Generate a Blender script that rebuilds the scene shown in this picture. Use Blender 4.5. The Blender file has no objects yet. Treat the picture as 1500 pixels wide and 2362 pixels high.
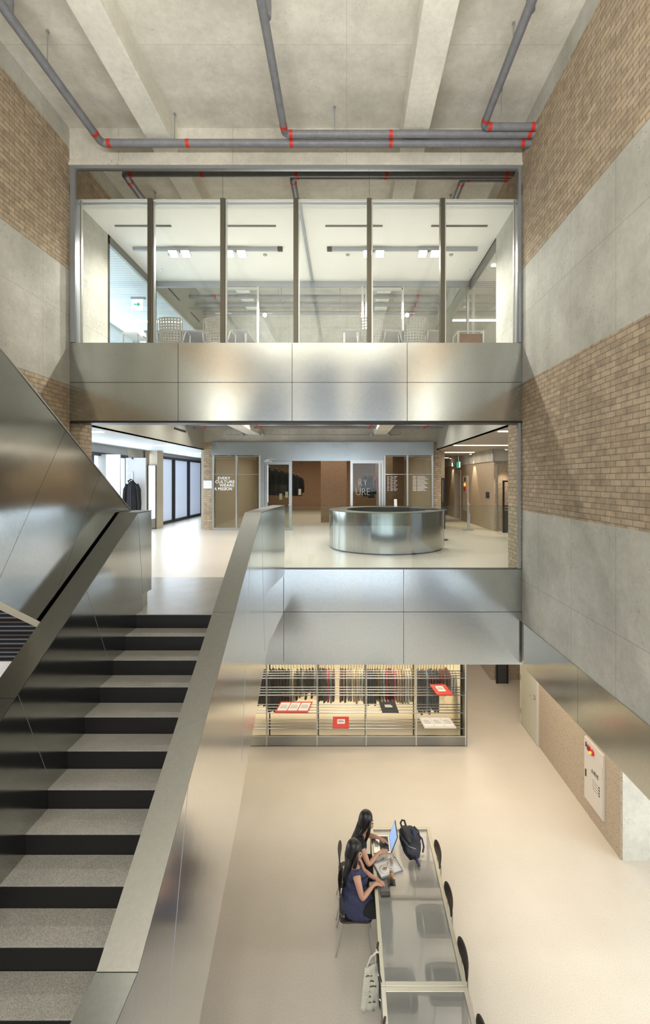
import bpy, bmesh, math, random
from mathutils import Vector, Matrix
random.seed(7)
C = bpy.context.scene.collection
SC = bpy.context.scene
PI = math.pi
EYE = 5.82          # camera height above the lower floor
MID = 4.18          # reception level
UP = 8.11           # office level

# ------------------------------------------------------------------ camera
cam = bpy.data.cameras.new('camera'); camo = bpy.data.objects.new('camera', cam); C.objects.link(camo)
cam.sensor_fit = 'HORIZONTAL'; cam.sensor_width = 36; cam.lens = 1062 / 1500 * 36
cam.shift_x = -50 / 1500; cam.shift_y = -74 / 1500
camo.location = (0, 0, EYE); camo.rotation_euler = (PI / 2, 0, 0)
cam.clip_start = .05; cam.clip_end = 200
SC.camera = camo
# ------------------------------------------------------------------ world, exposure
w = bpy.data.worlds.new('world'); SC.world = w; w.use_nodes = True
w.node_tree.nodes['Background'].inputs[0].default_value = (.80, .87, 1, 1)
w.node_tree.nodes['Background'].inputs[1].default_value = .4
SC.view_settings.view_transform = 'Standard'; SC.view_settings.look = 'None'
SC.view_settings.gamma = 1; SC.view_settings.use_curve_mapping = False
SC.view_settings.exposure = 0.0
SC.cycles.use_denoising = True
SC.cycles.max_bounces = 10; SC.cycles.diffuse_bounces = 5; SC.cycles.glossy_bounces = 6
SC.cycles.transparent_max_bounces = 24; SC.cycles.caustics_reflective = False; SC.cycles.caustics_refractive = True
SC.cycles.sample_clamp_indirect = 6
# ------------------------------------------------------------------ lamps
def area(name, loc, rot, sx, sy, power, col=(1, 1, 1), spread=PI):
    l = bpy.data.lights.new(name, 'AREA'); l.shape = 'RECTANGLE'; l.size = sx; l.size_y = sy
    l.energy = power; l.color = col; l.spread = spread
    o = bpy.data.objects.new(name, l); C.objects.link(o); o.location = loc; o.rotation_euler = rot; return o
def spot(name, loc, power, col, angle=1.2, blend=.5, rot=(0, 0, 0), size=.04):
    l = bpy.data.lights.new(name, 'SPOT'); l.energy = power; l.color = col; l.spot_size = angle; l.spot_blend = blend
    l.shadow_soft_size = size
    o = bpy.data.objects.new(name, l); C.objects.link(o); o.location = loc; o.rotation_euler = rot; return o
WARM = (1, .88, .71); NEUT = (1, .98, .93); COOL = (.74, .87, 1)
DOWN = (0, 0, 0)
# daylight through the glazing behind the camera (facing the far wall)
area('window_daylight', (-.85, -5.8, 6.2), (PI / 2, 0, 0), 7.0, 2.6, 250, (.84, .92, 1))
area('low_window_daylight', (-1, -5.8, 2.2), (PI / 2, 0, 0), 8.0, 3.0, 125, (.78, .89, 1))
# added fill: unseen upward panel for the ceiling, unseen spots behind the camera
area('ceiling_fill', (-.85, -1.8, 6.9), (PI, 0, 0), 6.0, .5, 1450, NEUT)
for _x in (-3.6, -1.6, 0, 2.2):
    for _y in (-4.6, -5.6):
        spot('hall_fill_spot', (_x, _y, 11.3), 240, NEUT, 1.7, .7, (.35, 0, 0), .12)
# office, upper level
for _x in (-3.4, -2.26, .55, 1.67): spot('office_spotlight', (_x, 9.36, 10.37), 250, (1, .96, .87), 2.9, .6, (0, 0, 0), .05)
area('office_rear_fill', (-.9, 12.9, 8.4), (PI, 0, 0), 6, 2.5, 38, NEUT)  # added light facing up from low down, brightens the rear bay
area('upper_left_daylight', (-6.9, 12, 9.4), (0, -PI / 2, 0), 2.2, 8, 260, COOL)
area('upper_right_lamp', (5.0, 12, 10.2), DOWN, 2.0, 7, 110, WARM)
# reception level
for _x in (-3.9, -2.2, -.9, .4, 2.1):
    for _y in (9.2, 11.4, 13.0): spot('bay_spotlight', (_x, _y, 7.7), 85, NEUT, 2.7, .8, (0, 0, 0), .05)
area('left_daylight', (-6.6, 15.5, 5.6), (0, -PI / 2, 0), 2.2, 10, 210, COOL)
area('right_corridor_lamps', (4.0, 13.5, 6.7), DOWN, 1.0, 8, 60, WARM)
area('shop_lamps', (-1, 19.5, 6.9), DOWN, 6, 7, 170, WARM)
# lower level
area('lower_front_lamps', (2.2, 8.9, 2.72), DOWN, 5, 1.4, 50, WARM)
area('rack_room_lamp', (-.6, 11.3, 2.7), DOWN, 6, .8, 150, (1, .88, .66))
area('lower_right_lamps', (3.5, 11.5, 2.7), DOWN, 1.0, 6, 45, WARM)
area('lower_side_lamps', (3.58, 5.2, 2.7), DOWN, .9, 5, 38, WARM)
area('lower_left_daylight', (-12, 9, 1.6), (0, -PI / 2, 0), 3, 12, 420, (.93, .96, 1))
area('lower_right_daylight', (6.9, 3.0, 1.5), (0, PI / 2, 0), 2.4, 6, 230, (.80, .90, 1))

# ------------------------------------------------------------------ materials
def newmat(name):
    m = bpy.data.materials.new(name); m.use_nodes = True
    nt = m.node_tree; return m, nt, nt.nodes['Principled BSDF']
def N(nt, t, **k):
    n = nt.nodes.new(t)
    for a, b in k.items(): setattr(n, a, b)
    return n
def ramp(nt, stops):
    r = N(nt, 'ShaderNodeValToRGB'); e = r.color_ramp.elements
    while len(e) < len(stops): e.new(.5)
    for i, (p, c) in enumerate(stops): e[i].position = p; e[i].color = (*c, 1) if len(c) == 3 else c
    return r
def plain(name, col, rough=.5, metal=0, emit=None, es=1, spec=.5, coat=0):
    m, nt, b = newmat(name)
    b.inputs['Base Color'].default_value = (*col, 1); b.inputs['Roughness'].default_value = rough
    b.inputs['Metallic'].default_value = metal; b.inputs['Specular IOR Level'].default_value = spec
    b.inputs['Coat Weight'].default_value = coat
    if emit: b.inputs['Emission Color'].default_value = (*emit, 1); b.inputs['Emission Strength'].default_value = es
    return m
def speckled(name, a, b_, scale=3, rough=.5, metal=0, bump=0, fine=60, amt=.15, spec=.5, rv=0):
    m, nt, b = newmat(name)
    tc = N(nt, 'ShaderNodeTexCoord'); n1 = N(nt, 'ShaderNodeTexNoise'); n1.inputs['Scale'].default_value = scale
    n1.inputs['Detail'].default_value = 6; n1.inputs['Roughness'].default_value = .6
    n2 = N(nt, 'ShaderNodeTexNoise'); n2.inputs['Scale'].default_value = fine; n2.inputs['Detail'].default_value = 3
    nt.links.new(tc.outputs['Object'], n1.inputs['Vector']); nt.links.new(tc.outputs['Object'], n2.inputs['Vector'])
    r = ramp(nt, [(.3, a), (.7, b_)]); nt.links.new(n1.outputs[0], r.inputs[0])
    r2 = ramp(nt, [(.35, (1 - amt,) * 3), (.65, (1 + amt * .4,) * 3)]); nt.links.new(n2.outputs[0], r2.inputs[0])
    mx = N(nt, 'ShaderNodeMixRGB', blend_type='MULTIPLY'); mx.inputs[0].default_value = 1
    nt.links.new(r.outputs[0], mx.inputs[1]); nt.links.new(r2.outputs[0], mx.inputs[2])
    nt.links.new(mx.outputs[0], b.inputs['Base Color'])
    b.inputs['Roughness'].default_value = rough; b.inputs['Metallic'].default_value = metal
    b.inputs['Specular IOR Level'].default_value = spec
    if rv:
        mr = N(nt, 'ShaderNodeMapRange'); mr.inputs['To Min'].default_value = rough - rv; mr.inputs['To Max'].default_value = rough + rv
        nt.links.new(n1.outputs[0], mr.inputs['Value']); nt.links.new(mr.outputs[0], b.inputs['Roughness'])
    if bump:
        bp = N(nt, 'ShaderNodeBump'); bp.inputs['Strength'].default_value = bump; bp.inputs['Distance'].default_value = .01
        nt.links.new(n2.outputs[0], bp.inputs['Height']); nt.links.new(bp.outputs[0], b.inputs['Normal'])
    return m
def axes(nt, u, v, su=1, sv=1, ou=0, ov=0):
    tc = N(nt, 'ShaderNodeTexCoord'); s = N(nt, 'ShaderNodeSeparateXYZ'); c = N(nt, 'ShaderNodeCombineXYZ')
    nt.links.new(tc.outputs['Object'], s.inputs[0])
    for k, (ax, sc, of) in enumerate(((u, su, ou), (v, sv, ov))):
        ma = N(nt, 'ShaderNodeMath', operation='MULTIPLY_ADD'); ma.inputs[1].default_value = sc; ma.inputs[2].default_value = of
        nt.links.new(s.outputs[ax], ma.inputs[0]); nt.links.new(ma.outputs[0], c.inputs[k])
    return tc, c
def concrete(name, a, b_, u='Y', v='Z', pw=1.0, ph=2.2, joint=.006, pits=.5, rough=.75):
    m, nt, b = newmat(name); tc, c = axes(nt, u, v, 1, 1, 0, .25 if v == 'Z' else 0)
    n1 = N(nt, 'ShaderNodeTexNoise'); n1.inputs['Scale'].default_value = 1.1; n1.inputs['Detail'].default_value = 8; n1.inputs['Roughness'].default_value = .62
    nt.links.new(tc.outputs['Object'], n1.inputs['Vector'])
    r = ramp(nt, [(.34, tuple(x * .93 for x in a)), (.5, tuple((x + y) / 2 for x, y in zip(a, b_))), (.66, tuple(min(1, x * 1.06) for x in b_))]); nt.links.new(n1.outputs[0], r.inputs[0])
    n4 = N(nt, 'ShaderNodeTexNoise'); n4.inputs['Scale'].default_value = 14; n4.inputs['Detail'].default_value = 7; n4.inputs['Roughness'].default_value = .7
    nt.links.new(tc.outputs['Object'], n4.inputs['Vector']); r4 = ramp(nt, [(.35, (.92, .92, .92)), (.65, (1.05, 1.05, 1.05))]); nt.links.new(n4.outputs[0], r4.inputs[0])
    m4 = N(nt, 'ShaderNodeMixRGB', blend_type='MULTIPLY'); m4.inputs[0].default_value = 1; nt.links.new(r.outputs[0], m4.inputs[1]); nt.links.new(r4.outputs[0], m4.inputs[2]); r = m4
    br = N(nt, 'ShaderNodeTexBrick'); br.offset = 0
    br.inputs['Color1'].default_value = (1, 1, 1, 1); br.inputs['Color2'].default_value = (.94, .94, .95, 1); br.inputs['Mortar'].default_value = (.66, .64, .60, 1)
    br.inputs['Scale'].default_value = 1; br.inputs['Mortar Size'].default_value = joint; br.inputs['Mortar Smooth'].default_value = .4
    br.inputs['Brick Width'].default_value = pw; br.inputs['Row Height'].default_value = ph
    nt.links.new(c.outputs[0], br.inputs['Vector'])
    mx = N(nt, 'ShaderNodeMixRGB', blend_type='MULTIPLY'); mx.inputs[0].default_value = .85
    nt.links.new(r.outputs[0], mx.inputs[1]); nt.links.new(br.outputs[0], mx.inputs[2])
    vo = N(nt, 'ShaderNodeTexVoronoi'); vo.inputs['Scale'].default_value = 17; nt.links.new(tc.outputs['Object'], vo.inputs['Vector'])
    pr = ramp(nt, [(.07, (.30, .28, .26)), (.20, (1, 1, 1))]); nt.links.new(vo.outputs['Distance'], pr.inputs[0])
    n3 = N(nt, 'ShaderNodeTexNoise'); n3.inputs['Scale'].default_value = 2.3; nt.links.new(tc.outputs['Object'], n3.inputs['Vector'])
    mr = N(nt, 'ShaderNodeMapRange'); mr.inputs['From Min'].default_value = .46; mr.inputs['From Max'].default_value = .60; mr.inputs['To Max'].default_value = pits * 1.4
    nt.links.new(n3.outputs[0], mr.inputs['Value'])
    m2 = N(nt, 'ShaderNodeMixRGB', blend_type='MULTIPLY'); nt.links.new(mr.outputs[0], m2.inputs[0])
    nt.links.new(mx.outputs[0], m2.inputs[1]); nt.links.new(pr.outputs[0], m2.inputs[2])
    nt.links.new(m2.outputs[0], b.inputs['Base Color']); b.inputs['Roughness'].default_value = rough
    bp = N(nt, 'ShaderNodeBump'); bp.inputs['Strength'].default_value = .25; bp.inputs['Distance'].default_value = .02
    nt.links.new(n1.outputs[0], bp.inputs['Height']); nt.links.new(bp.outputs[0], b.inputs['Normal'])
    return m
def brick(name, u='Y', v='Z', c1=(.40, .31, .215), c2=(.52, .42, .30), mortar=(.25, .205, .15)):
    m, nt, b = newmat(name); tc, c = axes(nt, u, v)
    br = N(nt, 'ShaderNodeTexBrick'); br.offset = .5
    br.inputs['Color1'].default_value = (*c1, 1); br.inputs['Color2'].default_value = (*c2, 1); br.inputs['Mortar'].default_value = (*mortar, 1)
    br.inputs['Scale'].default_value = 1; br.inputs['Mortar Size'].default_value = .006; br.inputs['Mortar Smooth'].default_value = .15
    br.inputs['Brick Width'].default_value = .200; br.inputs['Row Height'].default_value = .0685
    nt.links.new(c.outputs[0], br.inputs['Vector'])
    n1 = N(nt, 'ShaderNodeTexNoise'); n1.inputs['Scale'].default_value = 9; n1.inputs['Detail'].default_value = 6; nt.links.new(tc.outputs['Object'], n1.inputs['Vector'])
    r = ramp(nt, [(.25, (.72, .72, .74)), (.75, (1.15, 1.12, 1.08))]); nt.links.new(n1.outputs[0], r.inputs[0])
    mx = N(nt, 'ShaderNodeMixRGB', blend_type='MULTIPLY'); mx.inputs[0].default_value = 1
    nt.links.new(br.outputs[0], mx.inputs[1]); nt.links.new(r.outputs[0], mx.inputs[2]); nt.links.new(mx.outputs[0], b.inputs['Base Color'])
    b.inputs['Roughness'].default_value = .85
    inv = N(nt, 'ShaderNodeMath', operation='SUBTRACT'); inv.inputs[0].default_value = 1; nt.links.new(br.outputs['Fac'], inv.inputs[1])
    bp = N(nt, 'ShaderNodeBump'); bp.inputs['Strength'].default_value = .6; bp.inputs['Distance'].default_value = .008
    nt.links.new(inv.outputs[0], bp.inputs['Height']); nt.links.new(bp.outputs[0], b.inputs['Normal'])
    return m
def pebble(name, base=(.45, .37, .275)):
    m, nt, b = newmat(name); tc = N(nt, 'ShaderNodeTexCoord')
    vo = N(nt, 'ShaderNodeTexVoronoi'); vo.inputs['Scale'].default_value = 58; nt.links.new(tc.outputs['Object'], vo.inputs['Vector'])
    sp = N(nt, 'ShaderNodeSeparateColor'); nt.links.new(vo.outputs['Color'], sp.inputs[0])
    r = ramp(nt, [(0, (.10, .085, .075)), (.14, (.22, .17, .13)), (.34, base), (.75, tuple(x * 1.15 for x in base)), (1, (.62, .55, .45))])
    r.color_ramp.interpolation = 'CONSTANT'; nt.links.new(sp.outputs[0], r.inputs[0])
    r2 = ramp(nt, [(.42, (1, 1, 1)), (.5, (0, 0, 0))]); nt.links.new(vo.outputs['Distance'], r2.inputs[0])
    mx = N(nt, 'ShaderNodeMixRGB'); nt.links.new(r2.outputs[0], mx.inputs[0]); mx.inputs[1].default_value = (*base, 1)
    nt.links.new(r.outputs[0], mx.inputs[2]); nt.links.new(mx.outputs[0], b.inputs['Base Color']); b.inputs['Roughness'].default_value = .8
    return m
def steel(name, col=(.60, .61, .60), rough=.2, aniso=0, var=.03):
    m, nt, b = newmat(name); tc = N(nt, 'ShaderNodeTexCoord')
    vo = N(nt, 'ShaderNodeTexVoronoi'); vo.inputs['Scale'].default_value = 55; nt.links.new(tc.outputs['Object'], vo.inputs['Vector'])
    sp = N(nt, 'ShaderNodeSeparateColor'); nt.links.new(vo.outputs['Color'], sp.inputs[0])
    n1 = N(nt, 'ShaderNodeTexNoise'); n1.inputs['Scale'].default_value = .9; n1.inputs['Detail'].default_value = 4; nt.links.new(tc.outputs['Object'], n1.inputs['Vector'])
    r = ramp(nt, [(0, tuple(x * (1 - var) for x in col)), (1, tuple(min(1, x * (1 + var)) for x in col))]); nt.links.new(sp.outputs[0], r.inputs[0])
    nt.links.new(r.outputs[0], b.inputs['Base Color']); b.inputs['Metallic'].default_value = 1
    mr = N(nt, 'ShaderNodeMapRange'); mr.inputs['To Min'].default_value = rough * .8; mr.inputs['To Max'].default_value = rough * 1.2
    nt.links.new(n1.outputs[0], mr.inputs['Value']); nt.links.new(mr.outputs[0], b.inputs['Roughness'])
    bp = N(nt, 'ShaderNodeBump'); bp.inputs['Strength'].default_value = .05; bp.inputs['Distance'].default_value = .05
    nt.links.new(n1.outputs[0], bp.inputs['Height']); nt.links.new(bp.outputs[0], b.inputs['Normal'])
    return m
def glass(name, tint=(.975, .985, .975), refl=1.0):
    m, nt, b = newmat(name); nt.nodes.remove(b); out = nt.nodes['Material Output']
    t = N(nt, 'ShaderNodeBsdfTransparent'); t.inputs[0].default_value = (*tint, 1)
    g = N(nt, 'ShaderNodeBsdfGlossy'); g.inputs['Roughness'].default_value = 0; g.inputs[0].default_value = (refl, refl, refl, 1)
    lw = N(nt, 'ShaderNodeLayerWeight'); lw.inputs[0].default_value = .5; pw = N(nt, 'ShaderNodeMath', operation='POWER'); pw.inputs[1].default_value = 5
    f = N(nt, 'ShaderNodeMath', operation='MULTIPLY_ADD'); f.inputs[1].default_value = .94; f.inputs[2].default_value = .035; mx = N(nt, 'ShaderNodeMixShader')
    nt.links.new(lw.outputs['Facing'], pw.inputs[0]); nt.links.new(pw.outputs[0], f.inputs[0])
    nt.links.new(f.outputs[0], mx.inputs[0]); nt.links.new(t.outputs[0], mx.inputs[1]); nt.links.new(g.outputs[0], mx.inputs[2])
    nt.links.new(mx.outputs[0], out.inputs[0]); return m
def strips(name, a, b_, ax='Y', pitch=.12, gap=.15, rough=.5):
    m, nt, b = newmat(name); tc, c = axes(nt, ax, ax, 1 / pitch, 1 / pitch)
    s = N(nt, 'ShaderNodeSeparateXYZ'); nt.links.new(c.outputs[0], s.inputs[0])
    fr = N(nt, 'ShaderNodeMath', operation='FRACT'); nt.links.new(s.outputs[0], fr.inputs[0])
    lt = N(nt, 'ShaderNodeMath', operation='LESS_THAN'); lt.inputs[1].default_value = gap; nt.links.new(fr.outputs[0], lt.inputs[0])
    mx = N(nt, 'ShaderNodeMixRGB'); mx.inputs[1].default_value = (*a, 1); mx.inputs[2].default_value = (*b_, 1)
    nt.links.new(lt.outputs[0], mx.inputs[0]); nt.links.new(mx.outputs[0], b.inputs['Base Color']); b.inputs['Roughness'].default_value = rough
    return m

M = {}
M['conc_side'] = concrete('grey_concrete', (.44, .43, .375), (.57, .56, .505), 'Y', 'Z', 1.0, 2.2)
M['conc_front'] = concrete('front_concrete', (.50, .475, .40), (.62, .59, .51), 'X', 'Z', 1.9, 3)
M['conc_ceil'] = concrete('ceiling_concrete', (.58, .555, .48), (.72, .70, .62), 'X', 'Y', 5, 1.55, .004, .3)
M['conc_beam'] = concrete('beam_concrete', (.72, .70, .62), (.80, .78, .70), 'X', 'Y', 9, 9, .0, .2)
M['brick'] = brick('tan_brick')
M['brick_front'] = brick('tan_brick_front', 'X', 'Z')
M['pebble'] = pebble('exposed_aggregate')
M['pebble_brown'] = pebble('brown_aggregate', (.33, .21, .13))
M['floor'] = speckled('cream_terrazzo', (.61, .55, .465), (.68, .62, .535), .55, .30, 0, 0, 90, .14, .5, .07)
M['landing'] = speckled('grey_terrazzo', (.30, .285, .25), (.36, .34, .30), 2, .22, 0, 0, 140, .3)
M['tread'] = speckled('tread_terrazzo', (.30, .285, .25), (.37, .35, .31), 3, .5, 0, .05, 170, .4)
M['riser'] = plain('black_steel', (.012, .011, .011), .38, .0, spec=.3)
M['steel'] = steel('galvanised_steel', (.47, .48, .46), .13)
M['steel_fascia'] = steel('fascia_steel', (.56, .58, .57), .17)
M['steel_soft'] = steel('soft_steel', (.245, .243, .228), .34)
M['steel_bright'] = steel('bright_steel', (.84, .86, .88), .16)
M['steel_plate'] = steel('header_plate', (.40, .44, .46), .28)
M['mirror'] = plain('dark_mirror', (.50, .48, .43), .04, 1)
M['alu'] = plain('aluminium', (.60, .61, .60), .32, 1)
M['alu_table'] = plain('table_frame', (.44, .42, .36), .35, 1)
M['alu_dark'] = plain('bronze_mullion', (.13, .12, .095), .35, .8)
M['alu_grey'] = plain('grey_frame', (.36, .38, .40), .4, .6)
M['glass'] = glass('clear_glass')
M['glass_guard'] = glass('guard_glass', (.93, .965, .945), .7)
M['glass_brown'] = glass('shop_glass', (.86, .90, .88), .4)
M['pipe'] = speckled('grey_pipe_wrap', (.175, .18, .20), (.22, .225, .245), 8, .5, 0, .0, 30, .1)
M['red'] = plain('red_tape', (.55, .03, .02), .5)
M['black'] = plain('black_paint', (.012, .012, .013), .45)
M['dark'] = plain('dark_grey', (.05, .05, .052), .5)
M['white'] = plain('white_plaster', (.82, .80, .74), .85)
M['white_panel'] = plain('white_panel', (.80, .82, .83), .6)
M['cream'] = plain('cream_wall', (.80, .72, .54), .8)
M['beige_wall'] = plain('beige_wall', (.50, .43, .33), .8)
M['strip_blue'] = strips('strip_ceiling', (.60, .64, .66), (.34, .38, .41), 'Y', .11, .2)
M['strip_warm'] = strips('strip_ceiling_warm', (.52, .48, .42), (.27, .25, .22), 'Y', .11, .2)
M['lamp'] = plain('lamp_diffuser', (1, 1, 1), .5, 0, (1, .97, .9), 6)
M['lamp_warm'] = plain('warm_lamp_diffuser', (1, 1, 1), .5, 0, (1, .88, .7), 4)
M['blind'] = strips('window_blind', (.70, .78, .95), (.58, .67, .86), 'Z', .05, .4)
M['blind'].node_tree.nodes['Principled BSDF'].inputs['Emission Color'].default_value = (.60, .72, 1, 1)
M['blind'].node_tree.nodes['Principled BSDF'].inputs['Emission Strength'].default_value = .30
M['sky_pane'] = plain('bright_window', (.8, .9, 1), .5, 0, (.85, .93, 1), 1.1)
M['poly'] = None
M['wood_dark'] = speckled('dark_plywood', (.022, .015, .012), (.035, .024, .019), 5, .45, 0, 0, 60, .2)
M['skin'] = plain('skin', (.55, .30, .20), .55)
M['hair'] = speckled('black_hair', (.006, .005, .005), (.014, .011, .010), 8, .38, 0, .2, 90, .3)
M['navy'] = speckled('navy_cloth', (.030, .034, .075), (.05, .055, .115), 5, .85, 0, .3, 40, .2)
M['blackcloth'] = speckled('black_cloth', (.008, .008, .009), (.016, .016, .018), 5, .9, 0, .3, 40, .2)
M['bagcloth'] = speckled('backpack_cloth', (.010, .011, .016), (.03, .034, .05), 9, .6, 0, .5, 20, .2)
M['canvas'] = speckled('tote_canvas', (.62, .60, .48), (.72, .70, .60), 8, .9, 0, .3, 60, .1)
M['print'] = plain('tote_print', (.10, .085, .04), .8)
M['paper'] = plain('paper', (.85, .82, .80), .8)
M['ink'] = plain('grey_ink', (.35, .33, .34), .8)
M['inkblack'] = plain('black_ink', (.03, .03, .03), .8)
M['redtray'] = plain('red_enamel', (.58, .035, .025), .4)
M['screen'] = plain('laptop_screen', (.05, .07, .1), .3, 0, (.33, .52, .85), 1.0)
M['tea'] = plain('orange_tea', (.55, .20, .01), .1, 0, spec=.6)
M['coffee'] = plain('milky_coffee', (.42, .22, .12), .3)
M['ceramic'] = plain('white_ceramic', (.78, .78, .75), .2)
M['chairgrey'] = plain('pale_grey_plastic', (.30, .295, .265), .45)
M['bulk'] = plain('bulkhead_paint', (.40, .39, .33), .35)
M['deskgrey'] = plain('desk_laminate', (.30, .29, .29), .5)
M['leather'] = plain('brown_leather', (.20, .12, .08), .5)
M['cabinet'] = plain('cabinet_paint', (.64, .60, .54), .4)
M['doorpaint'] = plain('pale_green_paint', (.56, .56, .46), .45)
M['green'] = plain('exit_green', (.02, .35, .22), .5, 0, (.02, .5, .3), .6)
M['signwhite'] = plain('lit_sign_face', (.9, .9, .9), .5, 0, (1, 1, 1), 1.0)
M['lettering'] = plain('white_vinyl', (.88, .90, .92), .6)
M['rubber'] = plain('rubber', (.03, .03, .03), .8)
M['orange'] = plain('alarm_lamp', (.8, .1, .02), .3, 0, (1, .25, .03), 2.5)
def _poly():
    m, nt, b = newmat('translucent_tabletop'); nt.nodes.remove(b); out = nt.nodes['Material Output']
    rf = N(nt, 'ShaderNodeBsdfRefraction'); rf.inputs[0].default_value = (.72, .74, .74, 1); rf.inputs['Roughness'].default_value = .30; rf.inputs['IOR'].default_value = 1.12
    g = N(nt, 'ShaderNodeBsdfGlossy'); g.inputs['Roughness'].default_value = .12; g.inputs[0].default_value = (.9, .9, .9, 1)
    df = N(nt, 'ShaderNodeBsdfDiffuse'); df.inputs[0].default_value = (.85, .86, .85, 1)
    lw = N(nt, 'ShaderNodeLayerWeight'); lw.inputs[0].default_value = .5; pw = N(nt, 'ShaderNodeMath', operation='POWER'); pw.inputs[1].default_value = 5
    f = N(nt, 'ShaderNodeMath', operation='MULTIPLY_ADD'); f.inputs[1].default_value = .9; f.inputs[2].default_value = .06
    nt.links.new(lw.outputs['Facing'], pw.inputs[0]); nt.links.new(pw.outputs[0], f.inputs[0])
    tr = N(nt, 'ShaderNodeBsdfTransparent'); tr.inputs[0].default_value = (1, 1, 1, 1)
    m0 = N(nt, 'ShaderNodeMixShader'); m0.inputs[0].default_value = .62; nt.links.new(rf.outputs[0], m0.inputs[1]); nt.links.new(tr.outputs[0], m0.inputs[2])
    m1 = N(nt, 'ShaderNodeMixShader'); m1.inputs[0].default_value = .08; nt.links.new(m0.outputs[0], m1.inputs[1]); nt.links.new(df.outputs[0], m1.inputs[2])
    m2 = N(nt, 'ShaderNodeMixShader'); nt.links.new(f.outputs[0], m2.inputs[0]); nt.links.new(m1.outputs[0], m2.inputs[1]); nt.links.new(g.outputs[0], m2.inputs[2])
    nt.links.new(m2.outputs[0], out.inputs[0]); return m
M['poly'] = _poly()
M['frost'] = _poly(); M['frost'].name = 'frosted_glass'

# ------------------------------------------------------------------ mesh builder
def wloc(o):
    v = Vector((0, 0, 0))
    while o: v += o.location; o = o.parent
    return v
class MB:
    def __init__(s): s.bm = bmesh.new(); s.mi = 0; s.k = 0
    def face(s, pts):
        f = s.bm.faces.new([s.bm.verts.new(p) for p in pts]); f.material_index = s.mi; return f
    def box(s, x0, x1, y0, y1, z0, z1):
        e = (s.k % 9) * .0004; s.k += 1; x0 -= e; x1 += e; y0 -= e; y1 += e; z1 += e   # keeps touching boxes from sharing a plane
        v = [s.bm.verts.new((x, y, z)) for x in (x0, x1) for y in (y0, y1) for z in (z0, z1)]
        for q in ((0, 1, 3, 2), (4, 6, 7, 5), (0, 4, 5, 1), (2, 3, 7, 6), (0, 2, 6, 4), (1, 5, 7, 3)):
            s.bm.faces.new([v[i] for i in q]).material_index = s.mi
        return s
    def hexa(s, a, b):      # two quads (4 points each) -> solid
        v = [s.bm.verts.new(p) for p in list(a) + list(b)]; n = len(a)
        s.bm.faces.new(v[:n][::-1]).material_index = s.mi; s.bm.faces.new(v[n:]).material_index = s.mi
        for i in range(n): s.bm.faces.new((v[i], v[(i + 1) % n], v[n + (i + 1) % n], v[n + i])).material_index = s.mi
        return s
    def loft(s, rings, cap=True, closed=True):
        R = [[s.bm.verts.new(p) for p in r] for r in rings]
        for a, b in zip(R, R[1:]):
            n = len(a)
            for i in range(n if closed else n - 1):
                s.bm.faces.new((a[i], a[(i + 1) % n], b[(i + 1) % n], b[i])).material_index = s.mi
        if cap: s.bm.faces.new(R[0][::-1]).material_index = s.mi; s.bm.faces.new(R[-1]).material_index = s.mi
        return s
    def tube(s, pts, r, n=10, cap=True):
        pts = [Vector(p) for p in pts]; rings = []; up = None
        rr = r if isinstance(r, (list, tuple)) else [r] * len(pts)
        for i, p in enumerate(pts):
            t = (pts[min(i + 1, len(pts) - 1)] - pts[max(i - 1, 0)]).normalized()
            if up is None: up = t.orthogonal().normalized()
            up = (up - t * up.dot(t)).normalized(); w_ = t.cross(up)
            rings.append([p + (up * math.cos(2 * PI * k / n) + w_ * math.sin(2 * PI * k / n)) * rr[i] for k in range(n)])
        return s.loft(rings, cap)
    def lathe(s, c, prof, n=20, cap=True):
        return s.loft([[(c[0] + r * math.cos(2 * PI * k / n), c[1] + r * math.sin(2 * PI * k / n), c[2] + z) for k in range(n)] for r, z in prof], cap)
    def build(s, name, mat, parent=None, smooth=False, bevel=0, seg=2):
        bmesh.ops.recalc_face_normals(s.bm, faces=s.bm.faces)
        if parent is not None:
            bmesh.ops.translate(s.bm, verts=s.bm.verts, vec=-wloc(parent))
        me = bpy.data.meshes.new(name); s.bm.to_mesh(me); s.bm.free()
        for m in (mat if isinstance(mat, (list, tuple)) else [mat]): me.materials.append(m)
        o = bpy.data.objects.new(name, me); C.objects.link(o)
        if parent is not None: o.parent = parent
        if smooth:
            me.polygons.foreach_set('use_smooth', [True] * len(me.polygons))
            if smooth == 'auto': me.set_sharp_from_angle(angle=.7)
        if bevel:
            b = o.modifiers.new('bevel', 'BEVEL'); b.width = bevel; b.segments = seg; b.limit_method = 'ANGLE'; b.angle_limit = .6
        return o
def box(name, mat, d, parent=None, bevel=0):
    return MB().box(*d).build(name, mat, parent, False, bevel)
def tag(o, label=None, cat=None, group=None, kind=None):
    for k, v in (('label', label), ('category', cat), ('group', group), ('kind', kind)):
        if v: o[k] = v
    return o
def thing(name, label, cat, loc=(0, 0, 0), group=None):
    o = bpy.data.objects.new(name, None); C.objects.link(o); o.location = loc; o.empty_display_size = .1
    return tag(o, label, cat, group)
def struct(o): o['kind'] = 'structure'; return o
def sbox(name, mat, *d): return struct(box(name, mat, d))
def copy_tree(o, parent=None):
    c = o.copy(); C.objects.link(c); c.parent = parent
    for ch in list(o.children): copy_tree(ch, c)
    return c
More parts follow.
